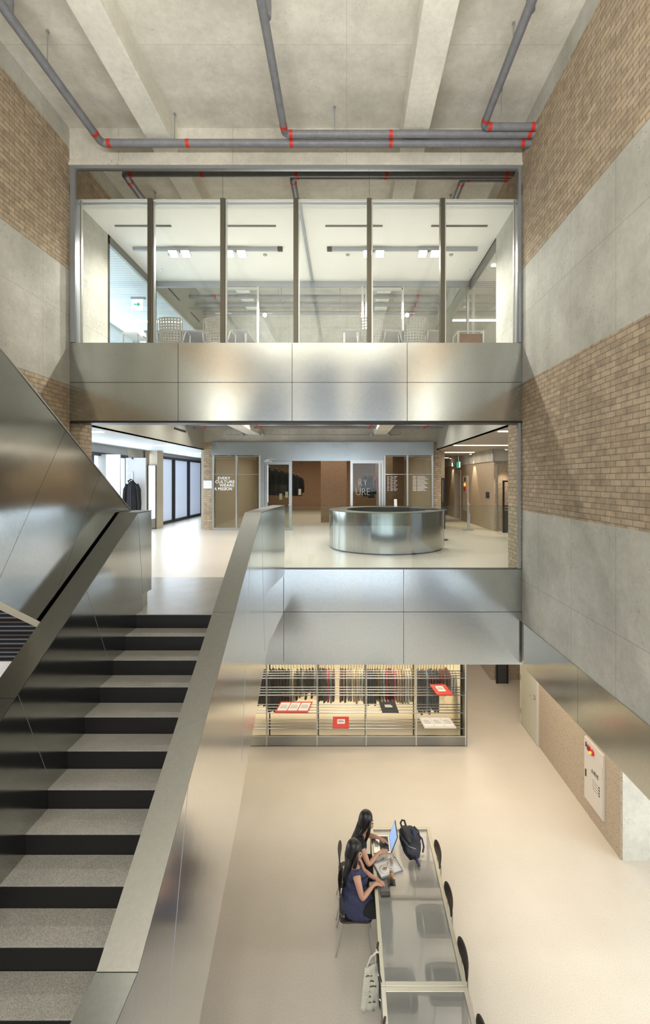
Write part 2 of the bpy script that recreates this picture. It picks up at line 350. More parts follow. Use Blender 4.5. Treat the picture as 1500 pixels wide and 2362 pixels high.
def text(name, s, size, loc, rot, mat, parent, ext=.002, align='LEFT', sx=1, bold=0):
    cu = bpy.data.curves.new(name, 'FONT'); cu.body = s; cu.size = size; cu.extrude = ext; cu.align_x = align; cu.offset = bold
    cu.materials.append(mat); o = bpy.data.objects.new(name, cu); C.objects.link(o)
    o.rotation_euler = rot; o.scale = (sx, 1, 1)
    bpy.context.view_layer.update()
    me = bpy.data.meshes.new_from_object(o.evaluated_get(bpy.context.evaluated_depsgraph_get())); me.name = name
    bpy.data.objects.remove(o); o = bpy.data.objects.new(name, me); C.objects.link(o)
    if not me.materials: me.materials.append(mat)
    o.rotation_euler = rot; o.scale = (sx, 1, 1)
    o.location = Vector(loc) - (wloc(parent) if parent else Vector()); o.parent = parent; return o
def put(mb, name, mat, parent, loc, ry=0, smooth='auto'):
    o = mb.build(name, mat, None, smooth); o.parent = parent
    o.location = Vector(loc) - wloc(parent); o.rotation_euler = (0, ry, 0); return o
FRONT = (PI / 2, 0, 0); FROM_LEFT = (PI / 2, 0, -PI / 2)

XL, XR, YF = -4.62, 2.925, 7.67      # left wall, right wall, plane of the balcony fronts

# ================================================================== SETTING
sbox('floor', M['floor'], -14, 9, -6, 24, -.2, 0)
struct(MB().box(-7.6, 8, 7.76, 27, 2.77, MID).build('floor', M['floor']))
# right wall, banded concrete / brick
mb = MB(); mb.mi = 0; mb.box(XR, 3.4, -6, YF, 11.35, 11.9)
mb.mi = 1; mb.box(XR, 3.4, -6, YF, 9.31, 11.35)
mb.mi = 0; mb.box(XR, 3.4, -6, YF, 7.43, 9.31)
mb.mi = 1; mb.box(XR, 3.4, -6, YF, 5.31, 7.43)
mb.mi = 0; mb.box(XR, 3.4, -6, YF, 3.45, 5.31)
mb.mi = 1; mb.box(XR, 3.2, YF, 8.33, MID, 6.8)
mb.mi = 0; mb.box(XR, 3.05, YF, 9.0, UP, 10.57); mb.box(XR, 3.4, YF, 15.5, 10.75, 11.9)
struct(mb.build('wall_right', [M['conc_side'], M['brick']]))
mb = MB(); mb.mi = 0; mb.box(-5.1, XL, -6, YF, 11.35, 11.9)
mb.mi = 1; mb.box(-5.1, XL, -6, YF, 9.31, 11.35)
mb.mi = 0; mb.box(-5.1, XL, -6, YF, 7.40, 9.31)
mb.mi = 1; mb.box(-5.1, XL, -6, YF, MID + .02, 7.40); mb.box(-5.1, -4.50, 7.76, 8.12, MID, 6.8)
mb.mi = 0; mb.box(-4.8, XL, YF, 8.9, UP, 10.57); mb.box(-5.1, XL, YF, 15.5, 10.75, 11.9)
struct(mb.build('wall_left', [M['conc_side'], M['brick']]))
# wall behind the camera, a frame of piers around tall glazing
mb = MB()
for x in (-5.1, -2.6, -.1, 2.6): mb.box(x, x + .5, -6.4, -6.05, 0, 11.9)
mb.box(-5, 3.4, -6.4, -6.05, 4.1, 5.6); mb.box(-5, 3.4, -6.4, -6.05, 11.5, 11.9)
struct(mb.build('wall_back', M['conc_front']))
# ceiling and beams
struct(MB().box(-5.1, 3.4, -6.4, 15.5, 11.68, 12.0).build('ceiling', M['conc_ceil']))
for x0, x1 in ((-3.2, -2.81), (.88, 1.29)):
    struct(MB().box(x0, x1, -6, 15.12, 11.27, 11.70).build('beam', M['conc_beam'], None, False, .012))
# lintel above the office glazing
struct(MB().box(XL, XR, YF, YF + .32, 11.05, 11.70).box(XL, XR, YF - .03, YF, 11.05, 11.10).build('wall_front', M['conc_front']))
# office level shell
struct(MB().box(-4.7, 3.0, 7.95, 15.1, 7.85, UP).box(-7.6, -4.7, 7.67, 24, 6.82, UP).box(3.0, 8, 7.67, 24, 6.82, UP).build('floor', M['white_panel']))
struct(MB().box(-4.63, 2.93, 7.80, 11.04, 10.57, 10.72).build('ceiling', M['white']))
struct(MB().box(-4.8, 3.1, 15.1, 15.5, MID + 2.88, 12).build('wall_front', M['conc_front']))
struct(MB().box(-7.6, -4.66, 7.7, 24, 10.42, 10.6).build('ceiling', M['strip_blue']))
struct(MB().box(3.0, 7.5, 7.7, 24, 10.42, 10.6).build('ceiling', M['strip_warm']))
struct(MB().box(-7.2, -7.0, 7.7, 24, UP, 10.5).build('wall_left', M['white_panel']))
struct(MB().box(6.6, 6.8, 7.7, 24, UP, 10.5).build('wall_right', M['conc_side']))
struct(MB().box(-7.2, -4.8, 23.8, 24, UP, 10.5).box(3.1, 6.8, 23.8, 24, UP, 10.5).build('wall_front', M['white_panel']))
# reception level aisles
struct(MB().box(-7.6, -4.69, 7.76, 24, 6.80, 6.83).build('ceiling', M['strip_blue']))
struct(MB().box(2.95, 8, 7.76, 24, 6.80, 6.83).build('ceiling', M['strip_warm']))
for x0, x1 in ((-4.72, -4.69), (2.95, 2.98)):
    struct(MB().box(x0, x1, 7.95, 15.1, 6.80, 7.86).build('trim_1', M['bulk']))
for x0, x1 in ((-3.2, -2.81), (.88, 1.29)):
    struct(MB().box(x0, x1, 7.95, 15.1, 7.28, 7.86).build('beam', M['conc_beam'], None, False, .01))
# slots in the left bulkhead
for y in (9.0, 10.6, 12.5):
    tag(box('vent_slot', M['black'], (-4.687, -4.675, y, y + .9, 7.20, 7.25)), None, None)['kind'] = 'structure'
# front wall of the shop
struct(MB().box(-4.69, -4.41, 15.1, 15.5, MID, 7.06).build('column', M['brick_front']))
struct(MB().box(2.84, 3.10, 15.1, 15.5, MID, 7.06).build('column', M['brick_front']))
mb = MB(); mb.box(-4.41, 2.84, 15.02, 15.12, 6.60, 7.06); mb.box(-2.82, 1.20, 15.02, 15.12, 6.44, 6.60); mb.box(-2.82, -2.68, 15.02, 15.12, MID, 6.44)
struct(mb.build('trim_2', M['steel_plate']))
struct(MB().box(-6, 4.5, 25, 25.2, MID, 7.1).build('wall_front', M['pebble_brown']))
struct(MB().box(-4.9, -4.7, 15.5, 25, MID, 7.1).box(3.1, 3.3, 15.5, 25, MID, 7.1).build('wall_side', M['beige_wall']))
struct(MB().box(-4.9, 3.3, 15.5, 25, 7.06, 7.2).build('ceiling', M['beige_wall']))
struct(MB().box(-1.0, .0, 17.8, 17.9, MID, 7.06).box(1.1, 1.75, 17.5, 17.6, MID, 7.06).build('wall_shop', M['pebble_brown']))
# left aisle outer wall with windows
struct(MB().box(-7.1, -6.8, 7.7, 11.0, MID, 6.8).box(-7.1, -6.8, 14.2, 16.4, MID, 6.8).box(-7.1, -6.8, 21.5, 24, MID, 6.8).box(-7.1, -4.7, 23.6, 24, MID, 6.8).build('wall_left', M['conc_side']))
struct(MB().box(-6.75, -6.34, 15.4, 15.9, MID, 6.8).build('column', M['beige_wall']))
def side_window(i, ys, z0, z1, pane):
    y0, y1 = ys[0], ys[-1]
    f = MB(); f.box(-6.86, -6.74, y0, y1, z1, z1 + .09); f.box(-6.86, -6.74, y0, y1, z0 - .02, z0 + .07)
    for y in ys: f.box(-6.86, -6.72, y - .05, y + .05, z0, z1)
    r = struct(f.build('window_%d' % i, M['black']))
    struct(MB().box(-6.84, -6.82, y0, y1, z0, z1).build('pane', pane, r))
    struct(MB().box(-6.88, -6.76, y0, y1, z1 + .09, 6.8).build('window_head', M['alu_grey'], r))
side_window(1, [11.0, 12.2, 14.2], MID + .03, 6.48, M['sky_pane'])
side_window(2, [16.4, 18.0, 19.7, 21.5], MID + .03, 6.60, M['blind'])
# right corridor wall
struct(MB().box(4.7, 5.0, 14.7, 18.9, MID, 6.42).box(4.7, 5.0, 20.0, 24, MID, 6.42).box(4.7, 5.0, 18.9, 20.0, 6.2, 6.42)
       .box(5.0, 8, 14.7, 14.95, MID, 6.42).box(3.3, 8, 23.8, 24, MID, 6.8).build('wall_right', M['pebble']))
struct(MB().box(4.66, 5.0, 14.6, 24, 6.42, 6.8).box(5.0, 8, 14.6, 14.95, 6.42, 6.8).build('trim_3', M['conc_side']))
struct(MB().box(7.9, 8.1, 7.7, 24, MID, 6.8).build('wall_right', M['conc_side']))
r = struct(MB().box(4.95, 5.0, 18.95, 19.95, MID, 6.2).build('door_1', M['cabinet']))
struct(MB().box(4.66, 5.0, 18.9, 18.98, MID, 6.24).box(4.66, 5.0, 19.92, 20.0, MID, 6.24).box(4.66, 5.0, 18.9, 20, 6.16, 6.24).build('door_frame', M['cabinet'], r))
# lower level
struct(MB().box(4.22, 6.5, 7.04, 11.05, 0, 2.76).build('wall_right', M['conc_front']))
struct(MB().box(4.20, 4.22, 7.05, 10.07, 0, 2.76).box(4.20, 4.22, 11.03, 11.07, 0, 2.76).box(4.20, 4.22, 10.07, 11.03, 2.12, 2.76).build('wall_right', M['pebble']))
struct(MB().box(4.2, 8, 13.4, 13.6, 0, 2.77).box(4.2, 4.4, 13.6, 20, 0, 2.77).build('wall_right', M['pebble']))
struct(MB().box(-14, 4.2, 20, 20.2, 0, 2.77).build('wall_front', M['beige_wall']))
struct(MB().box(7.3, 7.5, -6, 13.4, 0, 2.77).build('wall_right', M['conc_side']))
struct(MB().box(-3.4, 2.62, 12.2, 12.3, 0, 2.77).box(2.59, 2.62, 10.5, 12.2, 0, 2.77).box(-3.4, -3.35, 10.2, 12.2, 0, 2.77).build('wall_front', M['cream']))
struct(MB().box(3.0, 7.5, -6, 7.72, 2.74, 2.86).build('ceiling', M['white_panel']))
# steel band running along the right wall under the concrete
struct(MB().box(XR - .012, 3.0, -6, 3.9, 2.74, 3.45).box(XR - .012, 3.0, 3.906, 5.8, 2.74, 3.45).box(XR - .012, 3.0, 5.806, YF - .1, 2.74, 3.45).build('trim_4', M['steel_fascia']))
r = struct(MB().box(4.17, 4.215, 10.09, 11.01, .01, 2.10).build('door_2', M['doorpaint'], None, False, .004))
struct(MB().box(4.16, 4.22, 10.05, 10.09, 0, 2.14).box(4.16, 4.22, 11.01, 11.05, 0, 2.14).box(4.16, 4.22, 10.05, 11.05, 2.10, 2.14).build('door_frame', M['cabinet'], r))
o = MB().tube([(4.17, 10.2, 1.0), (4.11, 10.2, 1.0), (4.105, 10.21, 1.0), (4.105, 10.33, 1.0)], .011, 8).box(4.155, 4.17, 10.17, 10.23, .96, 1.04).build('door_handle', M['alu'], r); struct(o)
for z in (.25, 1.05, 1.85): struct(MB().box(4.155, 4.175, 11.0, 11.03, z, z + .11).build('hinge', M['alu'], r))

# ---------- balcony fronts
def fascia(name, label, xs, zs, mat, y=YF):
    t = thing(name, label, 'balcony front', (xs[0], y, zs[0]))
    g = .003
    for a, b in zip(xs, xs[1:]):
        for c, d in zip(zs, zs[1:]):
            MB().box(a + g, b - g, y, y + .03, c + g, d - g).build('panel', mat, t, False, .002, 1)
    MB().box(xs[0], xs[-1], y + .028, y + .09, zs[0] + .01, zs[-1] - .01).build('backing', M['black'], t)
    return t
t = fascia('balcony_front', 'upper brushed steel balcony front below the office glazing', [-4.69, -2.81, -.91, 1.01, XR], [6.80, 7.445, UP], M['steel_fascia'])
MB().box(-4.6, XR, YF - .015, YF + .28, 6.77, 6.80).build('shadow_gap', M['black'], t)
MB().box(-4.6, XR, YF + .03, YF + .30, UP - .014, UP - .002).build('capping', M['steel_soft'], t)
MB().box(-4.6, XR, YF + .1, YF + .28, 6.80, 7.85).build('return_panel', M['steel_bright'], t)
t = fascia('balcony_front', 'lower brushed steel balcony front carrying the glass guard', [-1.05, .95, XR], [2.74, 3.62, 4.335], M['steel_fascia'])
MB().box(-2.7, -1.053, YF, YF + .03, 2.743, 3.615).build('panel', M['steel_fascia'], t, False, .002, 1)
MB().box(-1.05, XR, YF - .004, YF + .09, 4.335, 4.343).build('capping', M['dark'], t)
MB().box(XR + .002, XR + .02, YF - .02, YF + .06, 3.45, 4.36).build('edge_trim', M['steel_soft'], t)
# left part of the lower slab edge, behind the stairs
t = thing('louvred_screen', 'dark horizontal louvres at slab edge beyond the left staircase', 'louvre', (-5.9, 7.7, 2.77))
MB().box(-7.4, -3.32, 7.71, 7.75, 2.80, 4.17).build('backing', M['black'], t)
for i in range(19):
    z = 2.80 + i * .072
    MB().hexa([(-7.4, 7.66, z), (-7.4, 7.70, z + .01), (-7.4, 7.70, z + .02), (-7.4, 7.66, z + .012)], [(-3.32, 7.66, z), (-3.32, 7.70, z + .01), (-3.32, 7.70, z + .02), (-3.32, 7.66, z + .012)]).build('slat', M['deskgrey'] if i % 3 else M['leather'], t)
# glass guard
t = thing('glass_guard', 'frameless clear glass guard along the reception floor edge', 'guard rail', (0, YF + .04, 4.343))
for a, b in ((-1.03, .268), (.276, 1.585), (1.593, 2.86)):
    MB().box(a, b, YF + .035, YF + .047, 4.343, 5.387).build('glass_pane', M['glass_guard'], t)
MB().box(-1.03, 2.86, YF + .033, YF + .049, 5.387, 5.391).build('top_edge', M['glass_brown'], t)
o = MB().box(2.868, 2.90, YF + .0, YF + .06, 4.34, 6.78).build('post', M['alu_grey']); tag(o, 'slim grey metal post at right end of the glass guard', 'post')

# ---------- office glazing
t = thing('office_glazing', 'six-pane glazed front of the upper office with dark mullions', 'glazing', (-.85, YF, UP))
MB().box(-4.60, -4.52, YF - .02, YF + .12, UP, 11.05).box(2.86, 2.905, YF - .02, YF + .12, UP, 11.05).box(-4.6, 2.9, YF - .02, YF + .12, 11.0, 11.05).build('frame', M['alu_grey'], t)
xm = [-4.52, -3.286, -2.073, -.852, .376, 1.603, 2.86]
for a, b in ((-4.52, -2.073), (-2.068, .376), (.381, 2.86)):
    MB().box(a, b, YF + .02, YF + .04, 10.515, 11.0).build('mirror_panel', M['mirror'], t)
for x in xm[1:-1]:
    MB().box(x - .036, x + .036, YF + .0, YF + .13, UP, 10.52).build('mullion', M['alu_dark'], t)
    MB().box(x + .042, x + .062, YF + .04, YF + .10, UP, 10.50).build('glazing_bead', M['alu'], t)
MB().box(-4.52, 2.86, YF + .05, YF + .09, 10.455, 10.475).build('transom', M['alu_grey'], t)
for x in (-4.46, 2.80): MB().box(x, x + .02, YF + .03, YF + .08, UP, 10.5).build('side_bead', M['alu'], t)
for a, b in zip(xm, xm[1:]):
    MB().box(a + .03, b - .03, YF + .06, YF + .068, UP, 10.515).build('glass_pane', M['glass'], t)

# ---------- ceiling sprinkler / duct pipes
def pipe(label, pts, r, bands, hangers=(), sub=None, name='ceiling_pipe'):
    t = thing(name, label, 'pipe', pts[0], 'wrapped service pipes under the concrete ceiling')
    P = [Vector(p) for p in pts]; out = [P[0]]
    for a, b, c in zip(P, P[1:], P[2:]):
        d1 = (a - b).normalized(); d2 = (c - b).normalized(); k = r * 1.5
        for u in (0, .25, .5, .75, 1):
            p0 = b + d1 * k; p2 = b + d2 * k
            out.append(p0 * (1 - u) ** 2 + b * 2 * u * (1 - u) + p2 * u * u)
    out.append(P[-1]); MB().tube(out, r, 16).build('tube', M['pipe'], t, 'auto')
    for c, ax in bands:
        c = Vector(c); d = Vector(ax) * .028
        MB().tube([c - d, c + d], r + .004, 16).build('red_band', M['red'], t, 'auto')
    for h in hangers:
        MB().tube([h, (h[0], h[1], 11.69)], .007, 6).tube([(h[0], h[1], 11.66), (h[0], h[1], 11.69)], .02, 8).build('hanger_rod', M['alu_grey'], t)
    return t
zc = EYE + 5.36
X1 = (1, 0, 0); Y1 = (0, 1, 0)
p = pipe('longest service pipe, crossing the hall from the upper left corner to the brick wall', [(-3.90, -6, zc), (-3.90, 7.33, zc), (2.99, 7.33, zc)], .058,
         [((-3.90, 7.10, zc), Y1), ((-3.78, 7.33, zc), X1), ((-2.53, 7.33, zc), X1), ((-.88, 7.33, zc), X1), ((.70, 7.33, zc), X1), ((2.80, 7.33, zc), X1)],
         [(-3.9, 6.0, zc + .05), (-2.75, 7.36, zc + .05)])
MB().tube([(-3.93, 5.35, zc + .02), (-3.93, 5.35, zc + .36)], .05, 12).build('branch_stub', M['pipe'], p, 'auto')
zc = EYE + 5.40
p = pipe('middle service pipe that turns to the right above the fourth office pane', [(-.965, -6, zc), (-.965, 7.19, zc), (2.99, 7.19, zc)], .055,
         [((-.965, 7.02, zc), Y1), ((-.87, 7.19, zc), X1), ((.69, 7.19, zc), X1), ((2.85, 7.19, zc), X1)], [(-.19, 7.22, zc + .05), (2.22, 7.22, zc + .05)])
MB().tube([(-.93, 5.4, zc + .02), (-.93, 5.4, zc + .28)], .045, 12).build('branch_stub', M['pipe'], p, 'auto')
zc = EYE + 5.43
p = pipe('shortest service pipe, turning near the right brick wall', [(2.10, -6, zc), (2.10, 7.08, zc), (2.99, 7.08, zc)], .055,
         [((2.10, 4.9, zc), Y1), ((2.10, 6.93, zc), Y1), ((2.20, 7.08, zc), X1), ((2.86, 7.08, zc), X1)], [(2.14, 5.9, zc + .05), (2.32, 6.9, zc + .05)])
MB().tube([(2.14, 5.35, zc + .02), (2.14, 5.35, zc + .34)], .05, 12).build('branch_stub', M['pipe'], p, 'auto')
for y, z, nm in ((13.5, 11.19, 'nearest'), (14.1, 11.19, 'middle'), (14.8, 11.19, 'farthest')):
    pipe(nm + ' of the three grey pipes seen through the office glass', [(-4.6, y, z), (2.9, y, z)], .06,
         [((-3.85, y, z), X1), ((.45, y, z), X1), ((2.1, y, z), X1)], [(-2.0, y, z + .05), (1.4, y, z + .05), (-.2, y, z + .05)])
for y, z, nm in ((13.4, 7.44, 'front'), (14.0, 7.44, 'rear')):
    pipe(nm + ' grey pipe under the ceiling above the reception desk', [(-4.65, y, z), (2.9, y, z)], .06,
         [((-4.3, y, z), X1), ((-2.6, y, z), X1), ((.70, y, z), X1), ((2.35, y, z), X1)])
o = MB().tube([(-3.9, 14.9, 7.28), (1.7, 14.9, 7.28), (1.75, 14.9, 7.33)], .016, 8)
for x in (-3.35, -2.68, .80, 1.36): o.lathe((x, 14.82, 7.24), [(.05, 0), (.06, .03), (.06, .07), (.04, .09)], 12)
tag(o.build('sprinkler_line', M['alu_grey'], None, 'auto'), 'thin conduit with round boxes above the shop front', 'conduit')

# ---------- down staircase
SL = .6137; KT, KB = 5.66, 2.30       # the handrails kink above the top and bottom nosings
def ztop(y): return 5.41 if y >= KT else (5.41 - SL * (KT - y) if y >= KB else 5.41 - SL * (KT - KB))
def zbot(y): return 3.62 if y >= 6.16 else max(3.62 - SL * (6.16 - y), 1.45)
st = thing('staircase', 'staircase with grey terrazzo treads, black risers and steel balustrades', 'staircase', (-2, 1, 0))
LI, LO, RI, RO = -2.57, -2.79, -1.247, -1.05
for k in range(0, 13):
    y = 5.62 - .277 * k; z = MID - .17 * k
    if 0 < k < 12: MB().box(LI - .01, RI, y, y + .282, z - .010, z).build('tread', M['tread'], st, False, .002, 1)
    MB().box(LI - .01, RI, y + .006, y + .016, z - .17, z - .010).build('riser', M['riser'], st)
MB().box(-3.3, RI, 5.62, YF + .09, MID - .010, MID).build('top_landing', M['landing'], st)
MB().box(-2.7, -1.10, 5.70, YF - .01, 3.63, MID - .012).build('landing_core', M['steel'], st)
MB().box(LI - .01, RI, -.6, 2.30, 1.9, 2.14).build('lower_landing', M['tread'], st)
MB().hexa([(-2.7, 6.0, 3.58), (-2.7, 6.1, 3.58), (-2.7, 1.8, 1.3), (-2.7, 1.7, 1.3)], [(-1.2, 6.0, 3.58), (-1.2, 6.1, 3.58), (-1.2, 1.8, 1.3), (-1.2, 1.7, 1.3)]).build('soffit', M['steel'], st)
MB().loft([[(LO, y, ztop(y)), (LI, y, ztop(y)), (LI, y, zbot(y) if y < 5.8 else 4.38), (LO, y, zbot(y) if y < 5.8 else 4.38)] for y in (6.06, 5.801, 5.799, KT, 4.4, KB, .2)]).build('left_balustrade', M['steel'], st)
MB().hexa([(LO, 5.7, 3.62), (-2.58, 5.7, 3.62), (-2.66, 6.14, 3.62), (LO, 6.14, 3.62)], [(LO, 5.7, 4.375), (-2.58, 5.7, 4.375), (-2.66, 6.14, 4.375), (LO, 6.14, 4.375)]).build('plinth', M['steel'], st)
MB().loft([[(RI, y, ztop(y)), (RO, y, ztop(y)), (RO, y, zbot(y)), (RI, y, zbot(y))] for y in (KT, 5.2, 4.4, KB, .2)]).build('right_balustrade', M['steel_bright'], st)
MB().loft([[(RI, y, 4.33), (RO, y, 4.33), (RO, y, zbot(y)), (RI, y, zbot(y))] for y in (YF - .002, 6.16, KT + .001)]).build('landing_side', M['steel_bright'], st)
def spl(y): return max(0, (y - 6.2)) / 1.0 * .07
MB().loft([[(RI + spl(y), y, 5.41), (RO + spl(y), y, 5.41), (RO + spl(y), y, 4.331), (RI + spl(y), y, 4.331)] for y in (KT + .001, 6.2, 6.6, 7.0, 7.25)]).build('guard_end', M['steel_bright'], st, 'auto')
def cap(x0, x1, ys, name, sp=False):
    e = .005
    rings = [[(x0 - e + (spl(y) if sp else 0), y, ztop(y) + .002), (x1 + e + (spl(y) if sp else 0), y, ztop(y) + .002), (x1 + e + (spl(y) if sp else 0), y, ztop(y) + .012), (x0 - e + (spl(y) if sp else 0), y, ztop(y) + .012)] for y in ys]
    MB().loft(rings).build(name, M['steel_soft'], st)
cap(LO, LI, (6.065, KT, 3.562), 'handrail_cap'); cap(LO, LI, (3.556, KB, .2), 'handrail_cap')
cap(RI, RO, (7.255, 6.6, 6.2, KT, 4.302), 'handrail_cap', True); cap(RI, RO, (4.296, KB + .002), 'handrail_cap'); cap(RI, RO, (KB - .002, .2), 'handrail_cap')
def seam(a, b, m='alu_grey'):
    MB().tube([Vector(a), Vector(b)], .0022, 4).build('seam', M[m], st)
seam((RO, 3.05, 3.80), (RO, 2.55, 2.2)); seam((RO, 2.30, 3.32), (RO, 2.2, 1.6)); seam((RO, 5.0, 4.98), (RO, 4.6, 3.0)); seam((RO, 5.66, 5.40), (RO, 5.9, 3.62))
seam((LI, 5.66, 5.40), (LI, 5.8, 4.40)); seam((LI, 4.55, 4.72), (LI, 4.95, 3.9)); seam((LI, 3.6, 4.14), (LI, 3.95, 3.3))

# ---------- up staircase at the left
us = thing('staircase', 'upward staircase at the left, its steel side panel rising overhead', 'staircase', (-3.9, 3, MID))
def pz(y): return 5.437 + .65 * (5.975 - y)
def pb(y): return 4.495 + .64 * (4.263 - y)
def panel(y0, y1):
    def ends(y):   # top point, and the bottom point square to the slope
        yb = y
        yb = y - .97
        return (y, pz(y)), (yb, pb(yb))
    (a, b), (c, d) = ends(y0), ends(y1); g = .002
    q = [(a[0] - g, a[1]), (c[0] + g, c[1]), (d[0] + g, d[1]), (b[0] - g, b[1])]
    MB().hexa([(-2.82, *p) for p in q], [(-2.86, *p) for p in q]).build('side_panel', M['steel'], us)
MB().hexa([(-2.82, *p) for p in ((6.0, pz(6.0)), (5.272, pz(5.272)), (4.30, pb(4.30)), (6.0, pb(6.0)))], [(-2.86, *p) for p in ((6.0, pz(6.0)), (5.272, pz(5.272)), (4.30, pb(4.30)), (6.0, pb(6.0)))]).build('side_panel', M['steel'], us)
for a, b in ((5.27, 4.62), (4.62, 3.3), (3.3, 2.0), (2.0, .7), (.7, -.6)): panel(a, b)
MB().hexa([(-2.87, 6.1, 5.3), (-2.87, -.4, 9.5), (-2.87, -.4, 7.5), (-2.87, 6.1, 3.40)], [(-2.91, 6.1, 5.3), (-2.91, -.4, 9.5), (-2.91, -.4, 7.5), (-2.91, 6.1, 3.40)]).build('core', M['black'], us)
MB().hexa([(-2.815, 6.1, pb(6.1) - .012), (-2.815, -.4, pb(-.4) - .012), (-2.815, -.4, pb(-.4)), (-2.815, 6.1, pb(6.1))], [(-2.93, 6.1, pb(6.1) - .012), (-2.93, -.4, pb(-.4) - .012), (-2.93, -.4, pb(-.4)), (-2.93, 6.1, pb(6.1))]).build('lower_trim', M['cream'], us)
MB().hexa([(-2.812, 6.05, pz(6.05)), (-2.812, -.4, pz(-.4)), (-2.812, -.4, pz(-.4) + .015), (-2.812, 6.05, pz(6.05) + .015)], [(-2.92, 6.05, pz(6.05)), (-2.92, -.4, pz(-.4)), (-2.92, -.4, pz(-.4) + .015), (-2.92, 6.05, pz(6.05) + .015)]).build('handrail_cap', M['alu'], us)
for k in range(8, 16):
    y = 6.0 - .27 * k
    MB().box(-4.6, -2.93, y - .28, y, MID + .17 * k, MID + .17 * (k + 1)).build('step', M['tread'], us)

# ================================================================== OFFICE LEVEL
for x0, x1, y, lab in ((-4.33, -3.28, 8.6, 'leftmost short dark slot in the office ceiling'), (-2.26, -1.32, 8.6, 'short dark ceiling slot above the third office pane'),
                  (-.40, .67, 8.6, 'short dark ceiling slot above the fourth office pane'), (1.58, 2.63, 8.6, 'rightmost short dark slot in the office ceiling')):
    tag(MB().box(x0, x1, y - .02, y + .02, 10.555, 10.572).build('air_slot', M['alu_dark']), lab, 'air vent', 'slots in the office ceiling')
def track(x0, x1, lab, heads, endx):
    t = thing('track_light', lab, 'light', ((x0 + x1) / 2, 9.4, 10.5), 'track lights on the office ceiling')
    MB().box(x0, x1, 9.37, 9.43, 10.50, 10.565).build('rail', M['alu_grey'], t)
    MB().box(endx - .05, endx + .05, 9.365, 9.435, 10.495, 10.57).build('power_feed', M['black'], t)
    for h in heads:
        MB().tube([(h, 9.4, 10.50), (h, 9.36, 10.44)], .015, 6).build('stem', M['alu_grey'], t)
        for s in (-1, 1):
            c = h + s * .125
            hd = MB().hexa([(c - .09, 9.30, 10.45), (c + .09, 9.30, 10.45), (c + .09, 9.46, 10.40), (c - .09, 9.46, 10.40)], [(c - .09, 9.30, 10.47), (c + .09, 9.30, 10.47), (c + .09, 9.46, 10.42), (c - .09, 9.46, 10.42)]).build('lamp_head', M['alu_grey'], t)
            MB().hexa([(c - .08, 9.285, 10.44), (c + .08, 9.285, 10.44), (c + .08, 9.45, 10.388), (c - .08, 9.45, 10.388)], [(c - .08, 9.285, 10.448), (c + .08, 9.285, 10.448), (c + .08, 9.45, 10.396), (c - .08, 9.45, 10.396)]).build('diffuser', M['lamp'], hd)
track(-4.36, -1.31, 'left ceiling track light with two twin lamp heads', (-3.40, -2.26), -1.36)
track(-.40, 2.67, 'right ceiling track light with two twin lamp heads', (.55, 1.67), -.35)
tag(box('ceiling_track', M['alu_grey'], (-.84, -.79, 7.9, 11.0, 10.53, 10.571)), 'thin dark track running front to back on office ceiling', 'track')
for x, y, lab in ((-3.72, 9.7, 'leftmost small round sensor on the office ceiling'), (-1.72, 9.7, 'small round sensor near the left track light end'), (.02, 9.7, 'small round sensor near the right track light end'), (2.2, 9.7, 'small round sensor beside the right concrete wall'), (2.75, 10.4, 'white smoke detector near the right glass partition'), (-4.2, 10.4, 'white smoke detector near the left glass partition')):
    tag(MB().lathe((x, y, 10.54), [(.015, 0), (.04, .01), (.045, .03)], 12).build('detector', M['white_panel'] if y > 10 else M['alu_grey'], None, True), lab, 'detector', 'detectors on the office ceiling')
t = thing('glass_partition', 'clear glass partition with pale metal frame behind the office desks', 'partition', (-.85, 11.04, UP))
MB().box(-4.62, 2.93, 11.0, 11.08, 10.44, 10.57).build('head_rail', M['alu_grey'], t)
for x in (-2.12, .38, .47, 1.34, -4.60, 2.9): MB().box(x - .025, x + .025, 11.0, 11.08, UP, 10.45).build('post', M['alu'], t)
MB().box(.47, 1.34, 11.0, 11.08, 10.36, 10.42).box(-2.98, -2.12, 11.0, 11.08, 10.38, 10.43).build('door_head', M['alu'], t)
for a, b in ((-4.58, -2.15), (-2.09, .35), (.50, 1.31), (1.37, 2.87)): MB().box(a, b, 11.03, 11.042, UP, 10.44).build('glass_pane', M['glass'], t)
for s, x, lab in ((-1, -4.64, 'left side glass partition of the upper office'), (1, 2.97, 'right side glass partition of the upper office')):
    t = thing('side_partition', lab, 'partition', (x, 12, UP)); y0 = 8.9 if s < 0 else 9.0
    MB().box(x - .03, x + .03, y0, y0 + .06, UP, 10.57).build('post', M['alu_dark'], t)
    MB().box(x - .006, x + .006, y0 + .06, 15.1, UP, 10.40).build('glass_pane', M['glass'], t)
    MB().box(x - .03, x + .03, y0, 11.0, 10.40, 10.57).build('head_rail', M['steel_soft'], t)
    MB().box(x - .03, x + .03, 11.08, 15.1, 10.40, 11.68).build('bulkhead', M['bulk'], t)
    for yy in (11.9, 13.6): MB().box(x - .034 * s - .004, x - .034 * s + .004, yy, yy + .8, 10.75, 10.79).build('slot', M['black'], t)
